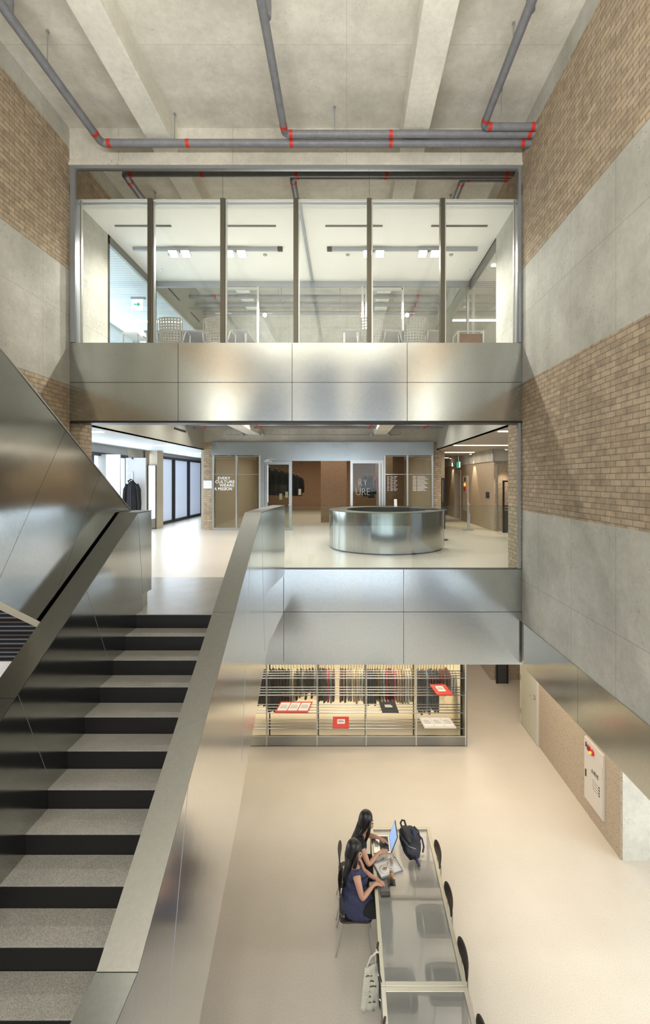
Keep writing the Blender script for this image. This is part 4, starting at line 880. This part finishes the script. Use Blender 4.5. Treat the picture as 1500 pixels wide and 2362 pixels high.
# white fire hydrant cabinet on the pebbled wall
t = thing('hydrant_cabinet', 'flat white fire hydrant cabinet on the pebbled lower wall', 'cabinet', (4.18, 7.75, .26))
MB().box(4.165, 4.215, 7.48, 8.07, .27, 1.34).build('body', M['cabinet'], t, False, .006)
MB().box(4.158, 4.165, 7.50, 8.05, .29, 1.12).build('door', M['cabinet'], t, False, .003)
MB().box(4.145, 4.165, 7.86, 7.95, 1.17, 1.26).build('alarm_box', M['red'], t, False, .004)
MB().box(4.14, 4.146, 7.885, 7.925, 1.185, 1.245).build('glass_window', M['dark'], t)
put(MB().lathe((0, 0, 0), [(.052, 0), (.05, .02), (.03, .03)], 18), 'bell', M['red'], t, (4.165, 7.79, 1.205), -PI / 2)
put(MB().lathe((0, 0, 0), [(.022, 0), (.02, .03), (.005, .045)], 14), 'alarm_lamp', M['orange'], t, (4.14, 7.79, 1.205), -PI / 2)
MB().box(4.155, 4.165, 7.99, 8.01, 1.19, 1.27).build('indicator', M['inkblack'], t)
MB().box(4.148, 4.16, 7.985, 8.01, .68, .80).build('handle', M['inkblack'], t)
text('lettering', '소화전', .085, (4.155, 7.83, .86), FROM_LEFT, M['inkblack'], t, .001)
for i in range(4):
    MB().box(4.156, 4.158, 7.62, 7.80 - .015 * (i % 2), .74 - i * .045, .752 - i * .045).build('text_line', M['ink'], t)
    MB().box(4.156, 4.158, 7.56, 7.60, .735 - i * .045, .757 - i * .045).build('text_line', M['inkblack'], t)
# ---------- tables
def table(lab, y0, y1, bars):
    x0, x1, h = .345, 1.212, .735
    t = thing('long_table', lab, 'table', ((x0 + x1) / 2, (y0 + y1) / 2, 0), 'steel framed tables in a row'); f = .045
    MB().box(x0, x0 + f, y0, y1, h - .045, h).box(x1 - f, x1, y0, y1, h - .045, h).box(x0 + f, x1 - f, y0, y0 + f, h - .045, h).box(x0 + f, x1 - f, y1 - f, y1, h - .045, h).build('frame', M['alu_table'], t, False, .002, 1)
    MB().box(x0 + f, x1 - f, y0 + f, y1 - f, h - .016, h - .006).build('tabletop', M['poly'], t)
    for b in bars: MB().box(x0 + f, x1 - f, b, b + .035, h - .05, h - .017).build('crossbar', M['alu_table'], t)
    for x in (x0, x1 - f):
        for y in (y0 + .002, y1 - f - .002): MB().box(x, x + f, y, y + f, 0, h - .045).build('leg', M['alu_table'], t)
table('far steel framed table with the laptop, tray and backpack', 4.625, 6.745, (5.62,))
table('near steel framed table cut by the bottom of picture', 2.50, 4.62, (3.55,))
# ---------- chairs
def chair():
    t = thing('plywood_chair', '', 'chair', (0, 0, 0), 'dark plywood chairs along the tables')
    def shell(fn, nu=14, nv=8, th=.010):
        bm = bmesh.new(); V = {}
        for i in range(nu + 1):
            for j in range(nv + 1):
                V[i, j] = bm.verts.new(fn(i / nu * 2 - 1, j / nv * 2 - 1))
        for i in range(nu):
            for j in range(nv): bm.faces.new((V[i, j], V[i + 1, j], V[i + 1, j + 1], V[i, j + 1]))
        return bm
    def sq(u, v, p=3.2):
        k = max(abs(u), abs(v)) / max(1e-6, (abs(u) ** p + abs(v) ** p) ** (1 / p)); return u * k, v * k
    def back(u, v):
        a, b = sq(u, v); return (-.205 - .012 * b + .028 * a * a, a * .20, .71 + b * .085)
    def seat(u, v):
        a, b = sq(u, v, 6); return (b * .205, a * .215, .445 - .012 * (1 - a * a) + (.01 * b if b < 0 else -.015 * b * b))
    for nm, fn in (('backrest', back), ('seat', seat)):
        bm = shell(fn); me = bpy.data.meshes.new(nm); bm.to_mesh(me); bm.free(); me.materials.append(M['wood_dark'])
        me.polygons.foreach_set('use_smooth', [True] * len(me.polygons))
        o = bpy.data.objects.new(nm, me); C.objects.link(o); o.parent = t
        s = o.modifiers.new('s', 'SOLIDIFY'); s.thickness = .011; s.offset = 0
    for s in (-1, 1):
        MB().tube([(-.14, s * .15, .432), (-.24, s * .19, .0)], .009, 8).build('leg', M['alu'], t)
        MB().tube([(.13, s * .15, .432), (.20, s * .19, .0)], .009, 8).build('leg', M['alu'], t)
        MB().tube([(.10, s * .12, .430), (-.16, s * .12, .430), (-.205, s * .12, .48), (-.205, s * .12, .66)], .008, 8).build('back_support', M['alu'], t)
    for x in (-.14, .13): MB().tube([(x, -.16, .430), (x, .16, .430)], .008, 8).build('cross_tube', M['alu'], t)
    return t
ch = chair()
cs = [(.10, 6.28, 0, 'dark chair under the woman working at the laptop'), (.11, 5.80, 0, 'dark chair under the woman in the navy dress'),
      (.535, 4.86, .0, 'dark chair with the canvas tote bag hung on it'), (.55, 4.16, 0, 'dark chair at left edge of the near table'),
      (1.06, 6.29, PI, 'farthest empty dark chair right of the table, by the backpack'), (1.06, 5.62, PI, 'second empty dark chair on the right side of the tables'),
      (1.06, 4.92, PI, 'third empty dark chair on the right side of the tables'), (1.06, 4.18, PI, 'nearest dark chair on the right, cut by the picture edge')]
for i, (x, y, a, lab) in enumerate(cs):
    c = ch if i == 0 else copy_tree(ch); c['label'] = lab; c.location = (x, y, 0); c.rotation_euler.z = a
# ---------- tote bag
t = thing('tote_bag', 'cream canvas tote bag with dark prints hung on chair back', 'bag', (.22, 4.85, .3))
rings = []
for u in range(10):
    v = u / 9; z = .70 - .42 * v; w_ = .075 + .03 * v; d = .016 + .03 * math.sin(v * PI * .75); cx_, cy_ = .262 - .02 * v, 4.86 - .02 * v
    rings.append([(cx_ + w_ * .93 * math.sin(2 * PI * i / 24) - d * .36 * math.cos(2 * PI * i / 24) * (1 + .3 * math.sin(4 * i + v * 5)), cy_ + w_ * .36 * math.sin(2 * PI * i / 24) + d * .93 * math.cos(2 * PI * i / 24) * (1 + .3 * math.sin(4 * i + v * 5)), z + .006 * math.sin(5 * i)) for i in range(24)])
MB().loft(rings).build('bag_body', M['canvas'], t, True)
for dx in (-.05, .045): MB().tube([(.262 + dx, 4.86 + dx * .4, .69), (.285 + dx * .6, 4.88, .76), (.318, 4.90 + dx * .3, .812), (.335, 4.91, .78)], .010, 8).build('strap', M['canvas'], t, True)
for k in range(6):
    z = .62 - .05 * k; x = .225 + .022 * (k % 3) - .01 * (k // 3)
    MB().tube([(x - .03, 4.822 - .004 * k, z), (x + .005, 4.818 - .004 * k, z + .012), (x + .04, 4.83 - .004 * k, z - .004)], .006, 6).build('print', M['print'], t)
# ---------- on the table
TH = .735
t = thing('laptop', 'open silver laptop with a bright blue document on screen', 'laptop', (.50, 6.41, TH))
MB().box(.37, .605, 6.26, 6.575, TH, TH + .014).build('base', M['alu'], t, False, .004)
MB().box(.46, .585, 6.285, 6.55, TH + .0142, TH + .0155).build('keyboard', M['dark'], t)
MB().box(.385, .44, 6.36, 6.47, TH + .0142, TH + .015).build('touchpad', M['alu_grey'], t)
def lid(x, v): return (x + .085 * v, TH + .012 + .215 * v)
a, b = lid(.605, 0), lid(.605, 1)
o = MB().hexa([(a[0], 6.26, a[1]), (a[0], 6.575, a[1]), (b[0], 6.575, b[1]), (b[0], 6.26, b[1])], [(a[0] + .008, 6.26, a[1]), (a[0] + .008, 6.575, a[1]), (b[0] + .008, 6.575, b[1]), (b[0] + .008, 6.26, b[1])]).build('lid', M['dark'], t)
a, b = lid(.603, .04), lid(.603, .95)
MB().hexa([(a[0], 6.272, a[1]), (a[0], 6.563, a[1]), (b[0], 6.563, b[1]), (b[0], 6.272, b[1])], [(a[0] + .001, 6.272, a[1]), (a[0] + .001, 6.563, a[1]), (b[0] + .001, 6.563, b[1]), (b[0] + .001, 6.272, b[1])]).build('screen', M['screen'], o)
t = thing('backpack', 'dark navy backpack lying on the far table', 'backpack', (.88, 6.35, TH))
rings = []
for u in range(13):
    v = u / 12; y = 6.60 - .44 * v; k = (math.sin(PI * (.12 + .80 * v))) ** .38
    rings.append([(.86 + .035 * v + (.135 * k) * math.copysign(abs(math.cos(2 * PI * i / 26)) ** .75, math.cos(2 * PI * i / 26)) * (1 + .05 * math.sin(3 * i + u)), y + .012 * math.sin(i * 1.7),
                   TH + .098 * k * (1 + .08 * math.sin(u)) + (.095 * k) * math.copysign(abs(math.sin(2 * PI * i / 26)) ** .8, math.sin(2 * PI * i / 26)) * (1 + .09 * math.sin(2 * i + u * 2))) for i in range(26)])
MB().loft(rings).build('bag_body', M['bagcloth'], t, True)
MB().tube([(.79, 6.53, TH + .15), (.80, 6.44, TH + .19), (.82, 6.33, TH + .195), (.86, 6.24, TH + .17)], [.02, .045, .045, .02], 12).build('front_pocket', M['bagcloth'], t, True)
MB().tube([(.90, 6.50, TH + .16), (.925, 6.40, TH + .185), (.94, 6.28, TH + .17)], [.015, .035, .015], 10).build('side_pocket', M['navy'], t, True)
MB().tube([(.79, 6.585, TH + .12), (.775, 6.63, TH + .145), (.80, 6.665, TH + .16), (.835, 6.655, TH + .16), (.85, 6.59, TH + .13)], .013, 8).build('top_handle', M['black'], t, True)
for a_, b_ in (((.955, 6.56), 0), ((.985, 6.42), .02)): MB().tube([(a_[0], a_[1], TH + .15), (a_[0] + .06, a_[1] - .04, TH + .11), (a_[0] + .075, a_[1] - .10, TH + .05), (a_[0] + .05, a_[1] - .16, TH + .025)], .012, 8).build('shoulder_strap', M['navy'], t, True)
MB().tube([(.92, 6.17, TH + .06), (.94, 6.10, TH + .02), (.955, 6.05, TH + .012)], .018, 8).build('hanging_strap', M['navy'], t, True)
MB().tube([(.74, 6.45, TH + .135), (.77, 6.30, TH + .165), (.84, 6.19, TH + .155), (.93, 6.18, TH + .13)], .004, 6).build('zip', M['alu_grey'], t)
t = thing('serving_tray', 'white rectangular serving tray with plates and an iced drink', 'tray', (.54, 6.03, TH)); t.rotation_euler.z = 0
def rot(px_, py_, a=.38, cx=.545, cy=6.03): return (cx + px_ * math.cos(a) - py_ * math.sin(a), cy + px_ * math.sin(a) + py_ * math.cos(a))
def rbox(mb, x0, x1, y0, y1, z0, z1):
    q = [rot(x0, y0), rot(x1, y0), rot(x1, y1), rot(x0, y1)]; return mb.hexa([(*p, z0) for p in q], [(*p, z1) for p in q])
rbox(MB(), -.15, .15, -.11, .11, TH, TH + .008).build('base', M['paper'], t)
mb = MB(); rbox(mb, -.15, .15, -.118, -.11, TH, TH + .022); rbox(mb, -.15, .15, .11, .118, TH, TH + .022); rbox(mb, -.158, -.15, -.118, .118, TH, TH + .022); rbox(mb, .15, .158, -.118, .118, TH, TH + .022)
mb.build('rim', M['alu_grey'], t)
def plate(lab, c, food):
    t = thing('dessert_plate', lab, 'plate', (*c, TH + .008))
    MB().lathe((*c, TH + .008), [(.035, 0), (.062, .010), (.064, .013), (.035, .005)], 28).build('dish', M['ceramic'], t, True)
    for k in range(food): MB().lathe((c[0] + .012 * k - .01, c[1] + .015 * (k % 2), TH + .014), [(.012, 0), (.014, .008), (.006, .015)], 8).build('food', M['leather'] if k % 2 else M['coffee'], t, True)
    MB().tube([(c[0] - .06, c[1] + .03, TH + .026), (c[0] - .01, c[1] + .005, TH + .022)], .003, 6).build('fork', M['alu'], t)
plate('round plate with brown crumbs at the near end of the tray', rot(-.065, -.012), 4); plate('round saucer under the iced drink on the tray', rot(.06, .02), 1)
def drink(lab, c, r, h, fill, mat, z=TH):
    t = thing('drinking_glass', lab, 'glass', (*c, z))
    MB().lathe((*c, z), [(r * .9, 0), (r, h), (r - .002, h), (r * .86, .006)], 20).build('tumbler', M['glass'], t, True)
    MB().lathe((*c, z + .006), [(r * .84, 0), (r * .92, fill)], 18).build('drink', mat, t, True); return t
drink('short glass of iced coffee on the tray', rot(.06, .02), .025, .11, .05, M['coffee'], TH + .02)
t = thing('coaster', 'square black coaster under the tall orange drink', 'coaster', (.565, 5.81, TH)); MB().box(.515, .615, 5.76, 5.86, TH, TH + .005).build('mat', M['black'], t, False, .002)
t = drink('tall glass of orange drink on the black coaster', (.565, 5.81), .027, .155, .125, M['tea'], TH + .005)
MB().tube([(.57, 5.81, TH + .12), (.58, 5.82, TH + .20)], .003, 6).build('straw', M['ceramic'], t)
t = thing('smartphone', 'dark smartphone lying on the crossbar left of the table', 'phone', (.47, 5.66, TH)); MB().box(.415, .535, 5.625, 5.685, TH - .004, TH + .006).build('body', M['black'], t, False, .003); MB().box(.42, .53, 5.629, 5.681, TH + .006, TH + .0068).build('screen', M['dark'], t)

# ================================================================== PEOPLE
def skin(name, V, E, mat, parent, sub=2, root=0):
    """V: dict name -> (x,y,z, r) or (x,y,z,(rx,ry)); E: list of pairs"""
    keys = list(V); idx = {k: i for i, k in enumerate(keys)}
    me = bpy.data.meshes.new(name); off = wloc(parent)
    me.from_pydata([Vector(V[k][:3]) - off for k in keys], [(idx[a], idx[b]) for a, b in E], [])
    o = bpy.data.objects.new(name, me); C.objects.link(o); o.parent = parent
    m = o.modifiers.new('skin', 'SKIN'); m.use_smooth_shade = True; m.branch_smoothing = .3
    if not me.skin_vertices:
        bm = bmesh.new(); bm.from_mesh(me); bm.verts.layers.skin.verify(); bm.to_mesh(me); bm.free()
    for k in keys:
        r = V[k][3]; sv = me.skin_vertices[0].data[idx[k]]
        sv.radius = r if isinstance(r, tuple) else (r, r); sv.use_root = (idx[k] == root)
    s = o.modifiers.new('sub', 'SUBSURF'); s.levels = sub; s.render_levels = sub
    me.materials.append(mat)
    bpy.context.view_layer.update()
    dg = bpy.context.evaluated_depsgraph_get(); me2 = bpy.data.meshes.new_from_object(o.evaluated_get(dg)); me2.name = name
    o.modifiers.clear(); o.data = me2; me2.polygons.foreach_set('use_smooth', [True] * len(me2.polygons))
    if not me2.materials: me2.materials.append(mat)
    return o
def hand(V, E, pre, wrist, d, side, curl=.5):
    """palm + five fingers growing from the wrist along d; side = direction of the thumb"""
    w_ = Vector(wrist[:3]); d = Vector(d).normalized(); s = Vector(side).normalized(); dn = Vector((0, 0, -1))
    palm = w_ + d * .045; V[pre + 'palm'] = (*palm, (.026, .018)); E.append((pre + 'wrist', pre + 'palm'))
    kn = w_ + d * .075; V[pre + 'kn'] = (*kn, (.028, .014)); E.append((pre + 'palm', pre + 'kn'))
    for i, (o_, L) in enumerate(((.027, .062), (.009, .072), (-.009, .067), (-.026, .052))):
        b = kn + s * o_ + d * .012; m_ = b + d * L * .5 + dn * .008 * curl * 2; e = m_ + d * L * .42 + dn * .026 * curl
        V[f'{pre}f{i}a'] = (*b, .0095); V[f'{pre}f{i}b'] = (*m_, .0085); V[f'{pre}f{i}c'] = (*e, .007)
        E += [(pre + 'kn', f'{pre}f{i}a'), (f'{pre}f{i}a', f'{pre}f{i}b'), (f'{pre}f{i}b', f'{pre}f{i}c')]
    b = w_ + d * .03 + s * .03; e = b + d * .03 + s * .018 + dn * .006; f = e + d * .024 + s * .002 + dn * .008
    V[pre + 't0'] = (*b, .0115); V[pre + 't1'] = (*e, .010); V[pre + 't2'] = (*f, .008)
    E += [(pre + 'palm', pre + 't0'), (pre + 't0', pre + 't1'), (pre + 't1', pre + 't2')]
def person(lab, o, head, chest, arms, cloth, trousers, hairpts, sleeve, dress=False):
    """o = hip centre on the seat, figure faces +x; head, chest = world points"""
    t = thing('person', lab, 'person', (o[0], o[1], 0))
    ox, oy = o; H = Vector(head); CH = Vector(chest); V = {}; E = []
    V['pelvis'] = (ox, oy, .53, (.13, .11)); w_ = (Vector((ox, oy, .55)) + CH) / 2 + Vector((-.015, 0, 0)); V['waist'] = (*w_, (.105, .085)); V['chest'] = (*CH, (.125, .095))
    nb = CH + (H - CH) * .42; nb2 = CH + (H - CH) * .62
    V['collar'] = (*(CH + (H - CH) * .28), (.085, .06)); V['neck'] = (*nb, .046); V['neck2'] = (*nb2, .044)
    fw = Vector((math.cos(head_yaw), math.sin(head_yaw), 0))
    V['jaw'] = (*(H + fw * .022 + Vector((0, 0, -.075))), (.055, .055)); V['headm'] = (*(H + fw * .01), (.078, .086)); V['headt'] = (*(H + Vector((-.005, 0, .075))), (.062, .068))
    V['nose'] = (*(H + fw * .098 + Vector((0, 0, -.022))), .010)
    E += [('pelvis', 'waist'), ('waist', 'chest'), ('chest', 'collar'), ('collar', 'neck'), ('neck', 'neck2'), ('neck2', 'jaw'), ('jaw', 'headm'), ('headm', 'headt'), ('headm', 'nose')]
    for s, key in ((1, 'L'), (-1, 'R')):
        sh, el, wr, hd = arms[key]
        V[key + 'sh'] = (*sh, .048); mid = (Vector(sh) + Vector(el)) / 2; V[key + 'ua'] = (*mid, .042); V[key + 'el'] = (*el, .035)
        mid = (Vector(el) * .6 + Vector(wr) * .4); V[key + 'fa'] = (*mid, .034); V[key + 'wrist'] = (*wr, .022)
        E += [('collar', key + 'sh'), (key + 'sh', key + 'ua'), (key + 'ua', key + 'el'), (key + 'el', key + 'fa'), (key + 'fa', key + 'wrist')]
        hand(V, E, key, wr, hd, (.2, -s, .1))
        y = oy + s * .09
        V[key + 'hip'] = (ox + .05, y, .53, .085); V[key + 'th'] = (ox + .22, y + s * .005, .535, .078); V[key + 'kn'+'ee'] = (ox + .40, y + s * .01, .525, .058)
        V[key + 'calf'] = (ox + .40, y + s * .01, .34, .052); V[key + 'ank'] = (ox + .37, y + s * .01, .09, .034); V[key + 'heel'] = (ox + .35, y + s * .01, .045, .036); V[key + 'toe'] = (ox + .50, y + s * .02, .035, (.035, .025))
        E += [('pelvis', key + 'hip'), (key + 'hip', key + 'th'), (key + 'th', key + 'knee'), (key + 'knee', key + 'calf'), (key + 'calf', key + 'ank'), (key + 'ank', key + 'heel'), (key + 'heel', key + 'toe')]
    skin('body', V, E, M['skin'], t)
    # upper garment
    g = .016; G = {}; F = []
    for k in ('pelvis', 'waist', 'chest', 'collar'):
        r = V[k][3]; G[k] = (*V[k][:3], tuple(q + g for q in r) if k != 'collar' else (r[0] + .008, r[1] + .012))
    F += [('pelvis', 'waist'), ('waist', 'chest'), ('chest', 'collar')]
    for key in 'LR':
        G[key + 'sh'] = (*V[key + 'sh'][:3], .058); F.append(('collar', key + 'sh'))
        if sleeve:
            a = Vector(V[key + 'sh'][:3]); b = Vector(V[key + 'ua'][:3]); G[key + 'sl'] = (*(a + (b - a) * sleeve), .056); F.append((key + 'sh', key + 'sl'))
    if dress:
        rg = []
        for u in range(8):
            v = u / 7; cxx = V['waist'][0] + (ox + .03 - V['waist'][0]) * v + .04 * v * v; a_ = .122 + .10 * v ** .7; b_ = .13 + .075 * v ** .7; zz = .74 - .265 * v
            rg.append([(cxx + a_ * math.cos(2 * PI * i / 32) * (1 + .06 * v * math.sin(5 * i + 2 * u * .3)), oy + b_ * math.sin(2 * PI * i / 32) * (1 + .04 * v * math.sin(7 * i)), zz + .012 * v * math.sin(4 * i)) for i in range(32)])
        MB().loft(rg).build('hem', cloth, t, True)
    skin('loose_top' if dress else 'shirt', G, F, cloth, t)
    G = {'pelvis': (V['pelvis'][0] + .0, *V['pelvis'][1:3], (.10, .09))}; F = []
    for s, key in ((1, 'L'), (-1, 'R')):
        e = .024 if dress else .014
        for k, kk in (('hip', 0), ('th', 0), ('knee', 0), ('calf', .01), ('ank', .014)):
            G[key + k] = (*V[key + k][:3], V[key + k][3] + e + kk)
        F += [('pelvis', key + 'hip'), (key + 'hip', key + 'th'), (key + 'th', key + 'knee'), (key + 'knee', key + 'calf')] + [(key + 'calf', key + 'ank')]
    skin('trousers', G, F, trousers, t)
    for key in 'LR':
        a = Vector(V[key + 'heel'][:3]); b = Vector(V[key + 'toe'][:3])
        skin('shoe', {'a': (*a, .044), 'b': (*((a + b) / 2), (.045, .036)), 'c': (*b, (.042, .03))}, [('a', 'b'), ('b', 'c')], M['black'], t, 1)
    # hair: one draped mass with strand ridges
    sd = Vector((-fw.y, fw.x, 0)); lev = []
    for dz, hx, hy, off in ((.150, .02, .02, -.01), (.142, .05, .05, -.01), (.118, .078, .076, -.008), (.08, .094, .090, -.010), (.03, .099, .096, -.016), (-.02, .086, .099, -.036), (-.07, .074, .100, -.050)):
        lev.append((H + fw * off + Vector((0, 0, dz)), hx, hy))
    for p, r in hairpts: lev.append((Vector(p), r[0], r[1]))
    rings = []; n = 36
    for q, (c_, hx, hy) in enumerate(lev):
        w2 = min(1, q / 6)
        rings.append([c_ + fw * hx * math.cos(2 * PI * i / n) * (1 + .035 * w2 * math.sin(9 * i + q * .4)) + sd * hy * math.sin(2 * PI * i / n) * (1 + .03 * w2 * math.sin(7 * i)) for i in range(n)])
    hr = MB().loft(rings).build('hair', M['hair'], t, True); hr.modifiers.new('s', 'SUBSURF').levels = 1
    for k in range(9):
        a = (k - 4) * .35; p0, p1, p2, p3 = [lev[m][0] - fw * lev[m][1] * .92 * math.cos(a) + sd * lev[m][2] * .95 * math.sin(a) for m in (5, 7, 8, 9)]
        MB().tube([p0, p1, p2, p3 + Vector((0, 0, -.03 - .02 * (k % 3)))], [.012, .014, .013, .003], 8).build('strand', M['hair'], hr, True)
    for s in (-1, 1):
        MB().tube([H + fw * .055 + sd * s * .075 + Vector((0, 0, .06)), H + fw * .050 + sd * s * .092 + Vector((0, 0, -.02)), H + fw * .03 + sd * s * .090 + Vector((0, 0, -.10)), H + fw * .0 + sd * s * .085 + Vector((0, 0, -.19)), H - fw * .01 + sd * s * .08 + Vector((0, 0, -.26))],
                  [.012, .022, .024, .018, .004], 10).build('lock', M['hair'], hr, True)
    # eyes, mouth
    for s in (-1, 1):
        e = H + fw * .084 + sd * s * .030 + Vector((0, 0, .004)); put(MB().lathe((0, 0, 0), [(.003, -.006), (.010, 0), (.003, .006)], 8), 'eye', M['black'], t, e, 0, True)
    MB().tube([H + fw * .082 + sd * .02 + Vector((0, 0, -.06)), H + fw * .088 + Vector((0, 0, -.061)), H + fw * .082 - sd * .02 + Vector((0, 0, -.06))], .004, 6).build('mouth', plain('lips', (.4, .12, .1), .5), t)
    return t
head_yaw = -.15
person('woman with long black hair in black top working at laptop', (.12, 6.28), (.275, 6.36, 1.10), (.175, 6.31, .86),
       {'L': ((.19, 6.46, .93), (.31, 6.56, .76), (.44, 6.47, .795), (.9, -.35, -.12)), 'R': ((.19, 6.16, .93), (.29, 6.07, .74), (.43, 6.20, .795), (.9, .45, -.1))},
       M['blackcloth'], M['blackcloth'], [((.175, 6.345, .98), (.058, .100)), ((.11, 6.325, .88), (.045, .105)), ((.065, 6.30, .78), (.03, .095)), ((.045, 6.29, .70), (.012, .07))], .55)
head_yaw = -.25
person('woman with long dark hair in a loose navy sleeveless top', (.10, 5.765), (.10, 5.86, 1.09), (.11, 5.80, .85),
       {'L': ((.14, 5.95, .92), (.22, 5.98, .74), (.35, 5.87, .745), (.8, -.5, .0)), 'R': ((.13, 5.65, .92), (.19, 5.62, .70), (.335, 5.745, .765), (.9, .35, -.1))},
       M['navy'], M['blackcloth'], [((.045, 5.855, .97), (.055, .100)), ((.015, 5.84, .87), (.045, .105)), ((-.005, 5.825, .77), (.03, .095)), ((-.01, 5.82, .69), (.012, .07))], 0, True)
